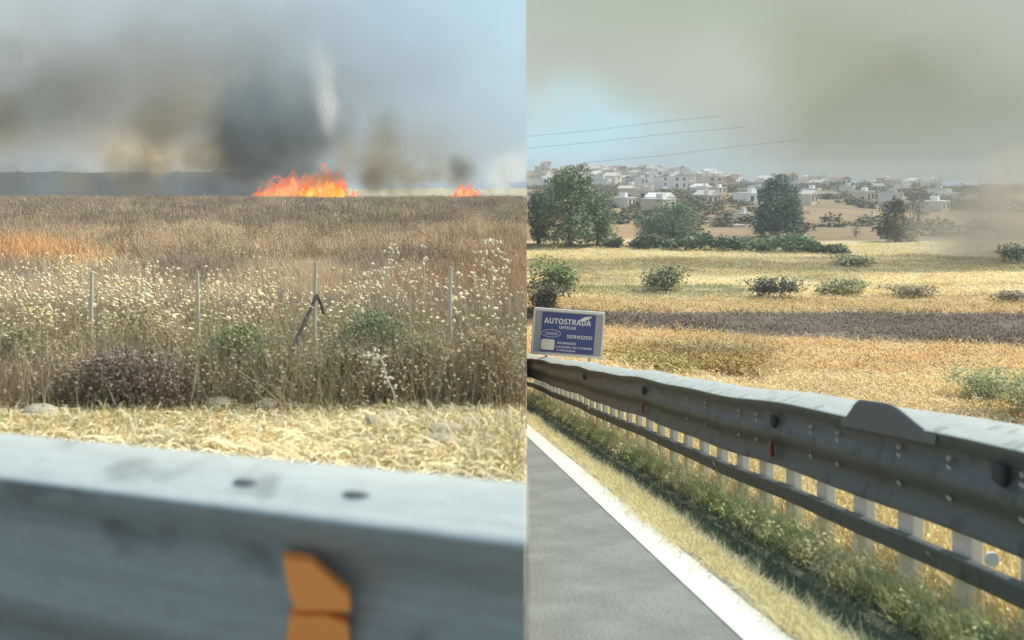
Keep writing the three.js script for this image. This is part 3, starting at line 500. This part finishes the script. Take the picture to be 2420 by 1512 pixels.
scatterRight('verge_grass', grassTuft(18, 0.05, 0.003, 0.05, 0.8, 0), 1800, 1.92, 2.55, 2.6, 22, () => 1, (v, Z, n) => vary([0.15, 0.2, 0.12], 0.25), () => [rr(0.8, 1.4), rr(0.5, 1.1)], 'short green grass tinted dark as painted shadow of the guard rail', GC);  // grass colour darkened to carry the painted rail shadow
scatterRight('verge_weeds', leafClump(90, 0.1, 0.15, 0.026), 1300, 2.6, 2.79, 2.6, 21, (v, Z, n) => 0.35 + 0.65 * sst(0.36, 0.5, n), (v, Z, n) => vary(mix3([0.46, 0.55, 0.24], [0.72, 0.68, 0.4], sst(0.5, 0.62, n)), 0.3), (v) => [rr(0.6, 1.3), rr(0.6, 1.35)], 'leafy green weeds in front of the lower rail', 'weeds');
scatterRight('verge_weeds', grassTuft(16, 0.24, 0.003, 0.05, 0.5, 0.02), 1300, 2.56, 2.8, 2.6, 22, () => 1, (v, Z, n) => vary(mix3([0.4, 0.46, 0.22], [0.72, 0.66, 0.42], n), 0.25), () => [rr(0.8, 1.3), rr(0.6, 1.1)], 'mixed green and dry grass stems at the foot of the guard rail posts', 'weeds');
scatterRight('straw_behind_rail', grassTuft(20, 0.4, 0.006, 0.09, 0.45, 0.3), 2600, 2.98, 4.4, 2.4, 28, () => 1, () => vary([0.8, 0.71, 0.44], 0.2), () => [rr(0.8, 1.4), rr(0.5, 0.95)], 'yellow dry grass behind the shaded guard rail', GC);
// field grass on the right, coloured like its strip of field
{
  const ms = [], cs = [], far = grassTuft(14, 0.4, 0.02, 0.4, 0.5, 0.2);
  for (let k = 0; k < 15000; k++) { const Z = Math.sqrt(lerp(28 * 28, 112 * 112, rnd() ** 1.5)), X = lerp(SEAM, 0.66, rnd()) * Z + 0.3; if (X < SEAM * Z + 0.35) continue; const c = rightColor(X, Z), s = rr(1, 2); ms.push(T(X, EYE + rightY(X, Z) - 0.02, -Z, rr(0, 6.28), s, rr(0.2, 0.55) * (0.5 + 1.1 * fbm(X * 0.2, Z * 0.3, 3)), s, gauss() * 0.15, rr(0, 6.28))); cs.push(vary(mul3(c, 1.12), 0.2)); }
  planted('field_grass', far, farMat, ms, cs, 'straw grass in bands across the right field', GC, 'right');
  const ms2 = [], cs2 = [], mid = grassTuft(16, 0.4, 0.01, 0.2, 0.5, 0.2);
  for (let k = 0; k < 9000; k++) { const Z = rr(9, 34), X = lerp(SEAM, 0.66, rnd()) * Z + 0.3, v = X + 0.105 * Z; if (v < 4 || X < SEAM * Z + 0.25) continue; ms2.push(T(X, EYE + rightY(X, Z) - 0.02, -Z, rr(0, 6.28), rr(0.8, 1.6), rr(0.3, 0.8), rr(0.8, 1.6), gauss() * 0.15, rr(0, 6.28))); cs2.push(vary(mul3(rightColor(X, Z), 1.12), 0.2)); }
  planted('field_grass', mid, strawMat, ms2, cs2, 'pale straw grass on the slope behind the shaded guard rail', GC, 'right');
}
const onRight = (px, Z) => { const X = (px - CX) / F * Z; return new THREE.Vector3(X, EYE + rightY(X, Z) - 0.03, -Z); };
const zFor = (px, py, z0 = 60) => { let lo = 6, hi = 600; for (let Z = 10; Z < 640; Z *= 1.012) { const X = (px - CX) / F * Z; if (HY - F * rightY(X, Z) / Z < py) return Z; } return z0; };
function bush(label, px, baseY, wP, hP, colour, n, group) { const Z = zFor(px, baseY), b = onRight(px, Z); return shrub('bush', label, 'bush', b, wP / F * Z, hP * 1.2 / F * Z, wP / F * Z * 0.8, n, Math.max(0.06, Z * 0.0035), mul3(colour, Math.min(2.2, 0.48 / Math.max(...colour))), leafMat, 0.9, group); }
reseed(51);
bush('grey green bush in the pale middle strip of the right field', 1568, 690, 96, 56, [0.13, 0.15, 0.09], 1500);
bush('dark round bush right of centre in the pale field', 1836, 706, 104, 46, [0.1, 0.11, 0.08], 1600);
bush('low olive bush right of the dark round bush', 1990, 697, 130, 34, [0.2, 0.2, 0.11], 1300);
bush('faint brown bush in the smoky part of the right field', 2140, 701, 100, 26, [0.22, 0.19, 0.12], 900);
bush('low green bush at the far end of the right field', 2030, 628, 110, 26, [0.17, 0.18, 0.1], 900);
bush('dark bush at the right edge of the smoky field', 2405, 622, 70, 42, [0.12, 0.13, 0.1], 800);
bush('small dark bush low at the right edge', 2390, 712, 80, 24, [0.2, 0.17, 0.12], 700);
bush('green bush right behind the blue sign', 1305, 732, 106, 118, [0.13, 0.17, 0.08], 2600);
bush('dark brownish bush behind the left end of the blue sign', 1276, 745, 82, 70, [0.1, 0.095, 0.075], 1800);
bush('small olive bush above the bush behind the sign', 1318, 650, 50, 28, [0.22, 0.2, 0.12], 700);
bush('pale green bush behind the guard rail at the right edge', 2395, 985, 190, 105, [0.34, 0.36, 0.19], 2600);
bush('grey green bush left of the pale bush at the right edge', 2320, 940, 120, 60, [0.3, 0.33, 0.2], 1500);
bush('low olive scrub on the golden bank right of the sign', 1560, 884, 240, 56, [0.21, 0.18, 0.07], 2600);
bush('low brown scrub on the golden bank in the middle', 1740, 888, 200, 44, [0.27, 0.2, 0.08], 2000);

// trees: trunk with limbs, crown of leaf clumps
function tree(label, px, baseY, topY, wP, colour, n, name = 'broadleaf_tree', group, zFix) {
  const Z = zFix ?? zFor(px, baseY), b = onRight(px, Z), h = EYE + (HY - topY) / F * Z - b.y, w = wP / F * Z, t = thing(name, label, 'tree', [b.x, b.y, b.z], group);
  const trunk = [new THREE.CylinderGeometry(h * 0.018, h * 0.035, h * 0.5, 8).translate(0, h * 0.25, 0)];
  const lobes = [];
  const m = 22;
  for (let k = 0; k < m; k++) { const a = k * 2.4 + rr(-0.5, 0.5), y = h * (0.08 + 0.78 * (k + rr(0, 1)) / m), f = Math.sqrt(Math.max(0.1, 1 - ((y / h - 0.4) / 0.56) ** 2)), q = rr(0.16, 0.38) * w * f; lobes.push([Math.cos(a) * q, y, Math.sin(a) * q, rr(0.13, 0.22) * w * (0.6 + 0.4 * f)]); }
  lobes.push([0, h * 0.84, 0, 0.17 * w], [rr(-0.1, 0.1) * w, h * 0.62, 0, 0.26 * w], [0, h * 0.4, 0, 0.32 * w], [0, h * 0.2, 0, 0.3 * w]);
  for (const l of lobes.slice(0, 6)) { const d = new THREE.Vector3(l[0], l[1] - h * 0.3, l[2]), len = d.length(), g = new THREE.CylinderGeometry(h * 0.005, h * 0.014, len, 6).translate(0, len / 2, 0); g.applyQuaternion(new THREE.Quaternion().setFromUnitVectors(new THREE.Vector3(0, 1, 0), d.normalize())); trunk.push(g.translate(0, h * 0.3, 0)); }
  add('trunk', mergeGeometries(trunk), barkMat, t);
  add('crown', G((p, c, i) => { for (let k = 0; k < (n > 1000 ? n * 1.7 : n); k++) { const l = lobes[Math.floor(rnd() * lobes.length)], a = rr(0, 6.28), e = Math.acos(rr(-1, 1)), q = l[3] * (0.55 + 0.5 * Math.sqrt(rnd())); const y = l[1] + Math.cos(e) * q * 0.8; if (y < h * 0.02 || y > h) continue; leaf(p, c, i, [l[0] + Math.cos(a) * Math.sin(e) * q, y, l[2] + Math.sin(a) * Math.sin(e) * q], h * rr(0.02, 0.05), vary(colour, 0.3), 1); } }), leafMat, t);
  cut(t, 'right'); return t;
}
const barkMat = M([0.14, 0.11, 0.085], 0.95);
reseed(61);
const GRN = [0.27, 0.36, 0.21], DGR = [0.23, 0.32, 0.22], BLU = [0.22, 0.3, 0.26];
tree('large green tree left of the orange bank, nearest the seam with the sign below', 1346, 584, 388, 190, GRN, 5200);
tree('broad dark tree partly cut off at the left end of the tree line', 1272, 578, 440, 64, DGR, 3000);
tree('rounded green tree at the right side of the large left tree', 1412, 580, 448, 110, GRN, 3200);
tree('dark rounded tree right of the orange bank', 1590, 582, 474, 150, DGR, 4600);
tree('small bluish tree at the left foot of the dark rounded tree', 1528, 582, 512, 80, BLU, 2000);
tree('low bluish tree right of the dark rounded tree', 1656, 584, 546, 60, BLU, 1500);
tree('tall dark tree reaching above the skyline in the middle of the town', 1834, 562, 404, 130, BLU, 4600);
tree('shorter dark tree leaning on the left side of the tall skyline tree', 1808, 560, 476, 50, DGR, 2000);
tree('rounded tree at the right side of the tall skyline tree', 1872, 560, 452, 66, BLU, 2000);
tree('broad low green tree below the tall skyline tree', 1800, 598, 552, 190, GRN, 3400);
tree('low green tree right of the broad low one', 1905, 600, 560, 100, GRN, 1800);
tree('smoky grey green tree right of the slim white house', 2114, 572, 462, 80, [0.11, 0.13, 0.085], 2600);
tree('small dark tree alone on the skyline right of the tall tree', 1946, 452, 408, 34, BLU, 900, 'broadleaf_tree', undefined, 420);
tree('faint tree in smoke at the right end of the town', 2170, 520, 446, 80, [0.12, 0.13, 0.09], 1400);
tree('faint low tree farthest right in the smoke', 2285, 496, 440, 90, [0.12, 0.13, 0.1], 1200);
tree('dark tree left of the slim cream house', 2022, 560, 515, 34, DGR, 1000);
reseed(63);
for (let k = 0; k < 13; k++) { const px = 1450 + k * 44 + rr(-12, 12), by = 586 + k * 1.2; shrub('low_bush', `low green bush at the far field edge ${k < 4 ? 'left of the dark rounded tree' : k < 8 ? 'between the two dark trees' : 'right of the tall skyline tree'}`, 'bush', onRight(px, zFor(px, by)), rr(40, 80) / F * 105, rr(20, 44) / F * 105, 3, 700, 0.4, vary([0.2, 0.26, 0.15], 0.2), leafMat, 0.9, `low bushes at the far field edge ${k < 4 ? 'left of the dark tree' : k < 8 ? 'between the trees' : 'right of the tall tree'}`); }
reseed(62);
for (let k = 0; k < 64; k++) {
  const px = rr(1300, 2280), Z = openHill(px) ? rr(380, 560) : rr(190, 560), b = onRight(px, Z), by = HY - (b.y - EYE) / Z * F, tall = rr(9, 22), wide = rr(18, 42);
  const where = `${Z > 380 ? 'high' : 'low'} on the hillside ${px < 1510 ? 'above the orange bank' : px < 1760 ? 'between white houses and skyline' : px < 2000 ? 'around the tall skyline tree' : 'at the smoky right end'}`;
  const what = `${tall > 15 ? 'taller' : 'low'} ${wide > 30 ? 'broad' : 'narrow'} dark tree`;
  tree(`${what} ${where}`, px, by, by - tall, wide, vary([0.16, 0.2, 0.13], 0.2), 380, 'hillside_tree', `${what}s ${where}`, Z);
}

// ---------------------------------------------------------------- the town
const glassDark = M([0.06, 0.07, 0.08], 0.3);
const wallMats = [[0.86, 0.84, 0.78], [0.78, 0.72, 0.62], [0.66, 0.54, 0.46], [0.93, 0.93, 0.91], [0.8, 0.7, 0.52], [0.6, 0.52, 0.47]].map((c) => M(c, 0.9)), roofMats = [[0.4, 0.26, 0.18], [0.62, 0.58, 0.52], [0.72, 0.7, 0.66], [0.86, 0.86, 0.84]].map((c) => M(c, 0.9));
function house(label, category, pos, w, h, d, wall, roof, gable, floors, turn, group, cols = 2) {
  const t = thing('house', label, category, pos, group); t.rotation.y = turn;
  add('wall', new THREE.BoxGeometry(w, h + 3, d).translate(0, h / 2 - 1.5, 0), wall, t);
  let rg;
  if (gable) { const s = new THREE.Shape([new THREE.Vector2(-w / 2 - 0.3, 0), new THREE.Vector2(w / 2 + 0.3, 0), new THREE.Vector2(0, w * 0.2)]); rg = new THREE.ExtrudeGeometry(s, { depth: d + 0.6, bevelEnabled: false }).translate(0, h + 0.003, -d / 2 - 0.3); } else rg = mergeGeometries([new THREE.BoxGeometry(w + 0.3, 0.25, d + 0.3).translate(0, h + 0.128, 0), new THREE.BoxGeometry(w * 0.3, 1.1, d * 0.3).translate(w * 0.2, h + 0.8, 0)]);
  add('roof', rg, roof, t);
  const wg = new THREE.BoxGeometry(Math.min(1.3, w * 0.2), h / floors * 0.5, 0.12);
  for (let f = 0; f < floors; f++) for (let k = 0; k < cols; k++) { const q = add('window', wg, glassDark, t); q.position.set(((k + 0.5) / cols - 0.5) * w, (f + 0.55) * h / floors, d / 2 + 0.03); }
  return t;
}
reseed(71);
const colourName = ['cream', 'beige', 'reddish', 'white', 'ochre', 'brown'];
for (let k = 0; k < 150; k++) { // crowded skyline, denser and whiter to the left
  const u = rnd(), px = k < 88 ? 1400 + 330 * u : k < 106 ? 1278 + 122 * u : 1730 + 480 * u, Z = rr(400, 640), b = onRight(px, Z), m = Math.floor(rnd() * 6), mm = px > 1540 && px < 1680 && rnd() < 0.7 ? 3 : m, w = rr(4, 10), h = rr(2.6, 6), gable = rnd() < 0.4, fl = h > 4.6 ? 2 : 1;
  const where = px < 1400 ? 'at the left end of the hill town' : px < 1510 ? 'left of the white hilltop apartment block' : px < 1680 ? 'around the white hilltop apartment block' : px < 1890 ? 'near the tall skyline tree' : 'at the smoky right end of the hill town';
  const what = `small ${colourName[mm]} ${gable ? 'gabled' : 'flat roofed'} ${fl > 1 ? 'two storey house' : 'house'}`;
  house(`${what} ${where}`, 'house', [b.x, b.y, b.z], w, h, rr(5, 9), wallMats[mm], roofMats[Math.floor(rnd() * 4)], gable, fl, rr(0.3, 1.25), `${what.replace('house', 'houses')} ${where}`, 1 + Math.floor(rnd() * 2));
}
{ // scrub over the hillside
  const ms = [], cs = [], g = leafClump(60, 1.3, 1.3, 0.7);
  for (let k = 0; k < 2600; k++) { const Z = rr(112, 520), px = rr(1252, 2419), X = (px - CX) / F * Z, n = fbm(X * 0.04, Z * 0.02 + 11, 3); if (n < 0.47 || X < SEAM * Z + 2.5 || (Z < 345 && openHill(px) && (Z < 150 || rnd() < 0.3))) continue; const q = rr(0.6, 1.7) * (0.6 + Z / 400); ms.push(T(X, EYE + rightY(X, Z) - 0.1, -Z, rr(0, 6.28), q, q * rr(0.6, 1.1), q)); cs.push(vary(mix3([0.13, 0.15, 0.09], [0.28, 0.24, 0.14], rnd()), 0.25)); }
  instanced('hillside_scrub', g, leafMat, ms, cs, 'dark scrub dotted over the brown hillside below the town', 'scrub');
}
function placed(label, x0, y0, x1, y1, Z, wall, roof, gable, floors, cols, cat = 'house') { const turn = floors < 3 && x1 - x0 < 45 ? 0.8 : 0.12; const a = at(x0, y0, Z), b = at(x1, y1, Z), t = house(label, cat, [(a.x + b.x) / 2, b.y, -Z], b.x - a.x, a.y - b.y, turn > 0.5 ? (b.x - a.x) * 0.8 : (b.x - a.x) * 0.7 + 1.5, M(wall, 0.9), M(roof, 0.9), gable, floors, turn, undefined, cols); return t; }
reseed(72);
for (let k = 0; k < 26; k++) { // houses and sheds spread over the lower hillside
  const px = k < 8 ? rr(1445, 1560) : k < 16 ? rr(1655, 1790) : rr(1895, 2260), Z = rr(190, 350), b = onRight(px, Z), m = Math.floor(rnd() * 6), w = rr(4, 9), h = rr(2.2, 3.6), gable = rnd() < 0.3;
  const what = `${w > 6.5 ? 'long' : 'small'} ${colourName[m]} ${gable ? 'gabled' : 'flat roofed'} house`, where = `on the lower hillside ${k < 8 ? 'above the orange bank' : k < 16 ? 'left of the tall skyline tree' : 'right of the tall skyline tree'}`;
  house(`${what} ${where}`, 'house', [b.x, b.y, b.z], w, h, rr(4, 6), wallMats[m], roofMats[1 + Math.floor(rnd() * 3)], gable, 1, rr(0.4, 1.1), `${what}s ${where}`, 2);
}
placed('white cube house left of the tall skyline tree', 1735, 506, 1771, 532, 168, [0.95, 0.94, 0.88], [0.7, 0.68, 0.65], false, 1, 2);
placed('small white house left of the white cube house', 1670, 512, 1692, 540, 172, [0.95, 0.94, 0.88], [0.45, 0.3, 0.2], true, 1, 1);
placed('brownish low house between the two white houses', 1693, 518, 1734, 545, 176, [0.42, 0.34, 0.28], [0.4, 0.3, 0.24], false, 1, 2);
placed('slim cream house in front of the smoky grey green tree', 2046, 514, 2074, 546, 165, [0.95, 0.94, 0.88], [0.7, 0.66, 0.55], false, 2, 1);
placed('long low shed with white roof in front of the skyline houses', 1512, 449, 1590, 456, 380, [0.42, 0.4, 0.36], [0.92, 0.93, 0.92], false, 1, 4, 'shed');
placed('long thin flat roofed building right of the white roofed shed', 1592, 455, 1650, 460, 378, [0.45, 0.42, 0.4], [0.75, 0.78, 0.8], false, 1, 4, 'building');
placed('low building with pale orange roof above the orange bank', 1450, 466, 1524, 475, 330, [0.75, 0.6, 0.46], [0.85, 0.7, 0.55], false, 1, 4, 'building');
placed('low white building half hidden under the tall tree', 1690, 548, 1770, 553, 150, [0.7, 0.64, 0.56], [0.8, 0.78, 0.72], false, 1, 3, 'building');
placed('pale greenish roofed shed left of the slim cream house', 1925, 558, 1985, 563, 150, [0.6, 0.6, 0.56], [0.72, 0.8, 0.76], false, 1, 3, 'shed');
placed('small pinkish white box house right of the greenish shed', 1990, 553, 2010, 566, 150, [0.78, 0.72, 0.7], [0.7, 0.66, 0.64], false, 1, 1);
placed('long pale roofed building on the skyline right of the tall tree', 2030, 440, 2096, 446, 400, [0.6, 0.54, 0.46], [0.85, 0.8, 0.68], false, 1, 4, 'building');
placed('small cream roofed house in the smoke right of the grey green tree', 2166, 508, 2196, 514, 200, [0.62, 0.56, 0.46], [0.8, 0.75, 0.64], false, 1, 2);
placed('low stepped white apartment block highest on the skyline', 1540, 400, 1600, 416, 560, [0.9, 0.9, 0.86], [0.85, 0.86, 0.85], false, 3, 6, 'apartment block');
placed('white terrace house stepping down right of the apartment block', 1598, 412, 1634, 428, 550, [0.9, 0.9, 0.88], [0.85, 0.86, 0.85], false, 2, 4);
placed('pale yellow house left of the white apartment block', 1488, 398, 1514, 412, 560, [0.85, 0.75, 0.52], [0.8, 0.66, 0.45], true, 2, 2);
placed('white house at the right end of the white terraces', 1610, 432, 1640, 446, 500, [0.88, 0.88, 0.86], [0.6, 0.6, 0.58], false, 2, 3);

// overhead wires
{
  const wire = M([0.12, 0.13, 0.14], 0.6);
  [[[1246, 322], [1400, 308], [1560, 288], [1700, 274], 'highest of the three overhead wires'], [[1246, 350], [1420, 334], [1610, 313], [1760, 300], 'middle of the three overhead wires'], [[1380, 384], [1560, 368], [1745, 345], [1900, 330], 'lowest of the three overhead wires']].forEach(([a, b, c, d, label]) => {
    const m = add('overhead_wire', new THREE.TubeGeometry(new THREE.CatmullRomCurve3([a, b, c, d].map(([x, y]) => at(x, y, 170))), 24, 0.028, 5), wire); tag(m, label + ' crossing the sky above the town', 'wire');
  });
}

// ---------------------------------------------------------------- fire
function flameTongue(x, z, h, w, lean) { // ragged tapering body of flame, broad at the foot
  const n = 18, m = 14, pos = [], idx = [], ph = rr(0, 90);
  for (let i = 0; i <= n; i++) {
    const t = i / n, r = w * Math.pow(1 - t, 0.48) * (0.75 + 0.5 * Math.sin(t * 2.6)), cx = x + lean * h * t * t + w * 0.3 * (fbm(t * 3 + ph, 1, 2) - 0.5) * 2 * t, cz = z + w * 0.3 * (fbm(t * 3 + ph, 7, 2) - 0.5) * 2;
    for (let k = 0; k < m; k++) { const a = k / m * 6.2832, q = 0.45 + 1.1 * vn(Math.cos(a) * 1.6 + ph, t * 5 + Math.sin(a) * 1.6); pos.push(cx + Math.cos(a) * r * q, h * t + 0.1 * h * (vn(k * 2.3 + ph, t * 4) - 0.5) * sst(0, 0.3, t), cz + Math.sin(a) * r * 0.7 * q); }
  }
  for (let i = 0; i < n; i++) for (let k = 0; k < m; k++) { const p = i * m + k, q = i * m + (k + 1) % m; idx.push(p, p + m, q, q, p + m, q + m); }
  return build(pos, idx);
}
function fire(label, px, w, hP, Z, hot, profile, n) {
  const b = onLeft(px, Z), s = Z / F, t = thing('grass_fire', label, 'fire', [b.x, b.y, b.z]);
  const outer = [], inner = [];
  for (let k = 0; k < n; k++) {
    const u = ((k + 0.5) / n * 2 - 1) * 0.92 + rr(-0.1, 0.1), x = u * w * 0.5 * s, e = profile(clamp(u, -1, 1)), h = hP * s * e * rr(0.5, 1.1), ww = Math.min(0.75, w * s * rr(0.09, 0.17));
    outer.push(flameTongue(x, rr(-0.5, 0.5), h + 0.15, ww * 1.25, rr(-0.15, 0.35)));
    if (rnd() < 0.85) inner.push(flameTongue(x + rr(-0.1, 0.1), rr(-0.3, 0.3) + 0.2, h * rr(0.3, 0.85) + 0.1, ww * 0.8, rr(-0.1, 0.3)));
    if (rnd() < 0.4 && hP > 30) outer.push(flameTongue(x + rr(-0.2, 0.5), rr(-0.3, 0.3), hP * s * rr(0.12, 0.3), ww * 0.5, 0.4).translate(0, h * rr(0.95, 1.2), 0));
  }
  const mk = (c, o, e) => new THREE.MeshStandardMaterial({ color: 0x000000, roughness: 1, emissive: new THREE.Color().setRGB(...c), emissiveIntensity: e, transparent: true, opacity: o, side: THREE.DoubleSide });
  add('flame', mergeGeometries(outer), mk(hot > 0.6 ? [1, 0.2, 0.035] : [0.95, 0.2, 0.09], 0.26, 0.95), t);
  add('flame_core', mergeGeometries(inner), mk(hot > 0.6 ? [1, 0.5, 0.07] : [1, 0.36, 0.13], 0.55, 1.4), t);
  if (hot < 0.4 || w < 60) return;
  const l = new THREE.PointLight(new THREE.Color().setRGB(1, 0.45, 0.12), 40 * hot, 0, 2); l.name = 'fire_light'; l.position.set(0, hP * s * 0.35, 1.6); l.shadow.radius = 30; l.castShadow = true; t.add(l);
}
reseed(81);
fire('pinkish orange grass fire at the left of the burning line, rising to the right', 650, 96, 58, 110, 0.5, (u) => 0.35 + 0.7 * sst(-1, 0.6, u), 20);
fire('brightest orange grass fire in the middle of the burning line', 763, 104, 60, 109, 1, (u) => 0.8 + 0.35 * Math.exp(-(((u - 0.1) / 0.28) ** 2)), 24);
fire('tiny red flame just right of the brightest fire', 837, 16, 24, 111, 0.3, () => 1, 5);
fire('small orange grass fire alone at the right of the burning line', 1098, 58, 40, 110, 0.5, (u) => 0.5 + 0.6 * Math.exp(-((u / 0.5) ** 2)), 12);
fire('thin low flame edge between the two large fires', 706, 44, 16, 110, 0.3, () => 1, 8);

// ---------------------------------------------------------------- smoke: many soft torn sheets at every angle
function puffGeo(seed) {
  const rings = 9, seg = 22, pos = [0, 0.04, 0], col = [1, 1, 1, 1], idx = [];
  for (let i = 1; i <= rings; i++) { const r = i / rings; for (let k = 0; k < seg; k++) { const a = k / seg * 6.2832, x = Math.cos(a) * r, z = Math.sin(a) * r; pos.push(x, 0.04 * (1 - r * r) + 0.09 * (fbm(x * 1.6 + seed, z * 1.6, 2) - 0.5), z); const f = (1 - r * r) ** 3 * 1.15 * (0.35 + 1.3 * fbm(x * 2.1 + seed * 3, z * 2.1 + 7, 3)); col.push(1, 1, 1, i === rings ? 0 : clamp(f)); } }
  for (let k = 0; k < seg; k++) idx.push(0, 1 + (k + 1) % seg, 1 + k);
  for (let i = 0; i + 1 < rings; i++) for (let k = 0; k < seg; k++) { const p = 1 + i * seg + k, q = 1 + i * seg + (k + 1) % seg; idx.push(p, q, p + seg, q, q + seg, p + seg); }
  return build(pos, idx, col, 4);
}
let puffSeed = 1;
function smoke(label, opacity, blobs, side = 'left') {
  const mat = new THREE.MeshPhysicalMaterial({ vertexColors: true, roughness: 1, transmission: 0.5, thickness: 0, specularIntensity: 0, transparent: true, opacity, depthWrite: false, side: THREE.DoubleSide });
  const ms = [], cs = [];
  for (const [px, py, Z, sx, sy, dz, n, size, colour, tall = 1] of blobs) for (let k = 0; k < n; k++) {
    let z, x, y, tries = 0; const s = size / F * Z * rr(0.7, 1.3);
    do { z = Z + gauss() * dz; x = (px - CX) / F * Z + clamp(gauss(), -1.8, 1.8) * sx * 0.6 / F * Z; y = (HY - py) / F * Z + clamp(gauss(), -1.8, 1.8) * sy * 0.6 / F * Z; } while (++tries < 20 && (side === 'left' ? x + s * 1.05 > SEAM * z : x - s * 1.05 < SEAM * z));
    if (tries >= 20) continue;
    // sheets stand roughly upright and drift with the wind from the right
    const q = new THREE.Quaternion().setFromAxisAngle(new THREE.Vector3(0, 1, 0), rr(0, 6.28)).premultiply(new THREE.Quaternion().setFromEuler(new THREE.Euler(Math.PI / 2 + rr(-0.6, 0.6), 0, rr(-0.7, 0.7), 'ZXY')));
    if (tall > 1) q.setFromEuler(new THREE.Euler(Math.PI / 2 + rr(-0.3, 0.3), 0, rr(-0.15, 0.35), 'ZXY'));
    ms.push(new THREE.Matrix4().compose(new THREE.Vector3(x, EYE + y, -z), q, new THREE.Vector3(s, s, s * tall))); cs.push(vary(colour, 0.06));
  }
  return instanced('smoke_cloud', puffGeo(puffSeed++), mat, ms, cs, label, 'smoke');
}
reseed(91);
const SLATE = [0.25, 0.3, 0.315], DARK = [0.17, 0.2, 0.21], BRN = [0.4, 0.345, 0.23], TANS = [0.86, 0.73, 0.51], BLUE = [0.4, 0.47, 0.5], WHT = [0.92, 0.95, 0.94];
// sheets thrown where a torn density field is high; each keeps its place, size and tint
const E = (x, y, cx, cy, rx, ry) => Math.exp(-(((x - cx) / rx) ** 2) - (((y - cy) / ry) ** 2));
function torn(x0, x1, y0, y1, z0, z1, n, density, tint, size, tall) {
  const list = [];
  for (let t = 0; list.length < n && t < n * 60; t++) {
    const x = rr(x0, x1), y = rr(y0, y1), w = 0.35 + 0.9 * sst(0.36, 0.62, fbm(x / 95 + 31, y / 85 + 3, 4));
    if (rnd() < density(x, y) * w) list.push([x, y, rr(z0, z1), 6, 6, 0.5, 1, size(y), tint(x, y), tall]);
  }
  return list;
}
smoke('dark slate smoke column rising over the brightest fire', 0.5, torn(520, 900, 170, 440, 117, 127, 38, (x, y) => 0.95 * E(x, y, 690, 385, 150, 105) + 0.3 * E(x, y, 660, 260, 120, 60), (x, y) => mix3(mix3(SLATE, BLUE, sst(330, 200, y)), DARK, sst(0.45, 0.65, fbm(x / 60, y / 50 + 4, 3)) * sst(240, 300, y)), (y) => lerp(60, 115, sst(440, 200, y)), 1.25));
smoke('brown smoke drifting left over the burnt ground', 0.45, torn(-80, 600, 90, 430, 128, 140, 22, (x, y) => 0.9 * E(x, y, 440, 320, 260, 100) + 0.6 * E(x, y, 140, 300, 240, 120), (x, y) => mix3(BRN, [0.47, 0.5, 0.48], sst(270, 170, y)), (y) => lerp(90, 145, sst(420, 200, y)), 1));
smoke('dark brown smoke at the left side of the slate column', 0.5, torn(440, 640, 220, 430, 124, 128, 12, (x, y) => E(x, y, 550, 345, 110, 90), () => [0.29, 0.265, 0.2], () => 80, 1.1));
smoke('tan smoke low over the burnt ground, tinted as a veiled dry hillside', 0.5, [[310, 372, 124, 150, 16, 3, 7, 74, TANS], [450, 384, 124, 80, 8, 3, 4, 50, TANS]]);  // tan tint stands for a dry hillside seen through the smoke
smoke('brown smoke between the bright fire and the small fire', 0.45, torn(800, 1180, 290, 450, 117, 125, 28, (x, y) => E(x, y, 905, 400, 160, 68) + 0.7 * E(x, y, 1080, 420, 120, 36), (x, y) => mix3([0.42, 0.37, 0.25], [0.62, 0.61, 0.53], sst(960, 1090, x)), (y) => lerp(40, 80, sst(440, 320, y)), 1.1));
smoke('dark smoke wreathing the tops of the two large fires', 0.4, [[690, 415, 107, 60, 16, 1, 5, 34, DARK], [790, 405, 106, 30, 20, 1, 4, 32, DARK], [620, 420, 107, 24, 16, 1, 3, 36, SLATE]]);
smoke('small dark puff over the lone small fire', 0.5, [[1095, 402, 114, 22, 20, 1, 4, 40, [0.3, 0.3, 0.27]]]);
smoke('pale blue smoke lying low over the burnt ground at the left', 0.4, [[150, 440, 150, 240, 24, 6, 6, 95, BLUE], [460, 440, 150, 160, 22, 6, 4, 70, [0.28, 0.33, 0.36]]]);
smoke('bright white wisp of smoke high above the brightest fire', 0.3, [[778, 260, 117, 16, 40, 2, 7, 28, WHT, 2.8], [768, 190, 117, 18, 36, 2, 6, 30, WHT, 2.6]]);
smoke('bright pale smoke at the right end of the burning line', 0.4, [[1185, 415, 128, 24, 20, 2, 6, 34, WHT, 1.3]]);
smoke('brownish smoke veil over the right end of the town', 0.42, torn(1980, 2560, 380, 720, 86, 96, 15, (x, y) => E(x, y, 2380, 560, 200, 160) + 0.4 * E(x, y, 2200, 460, 170, 70), () => [0.62, 0.57, 0.485], () => 150, 1), 'right');
renderer.render(scene, camera);
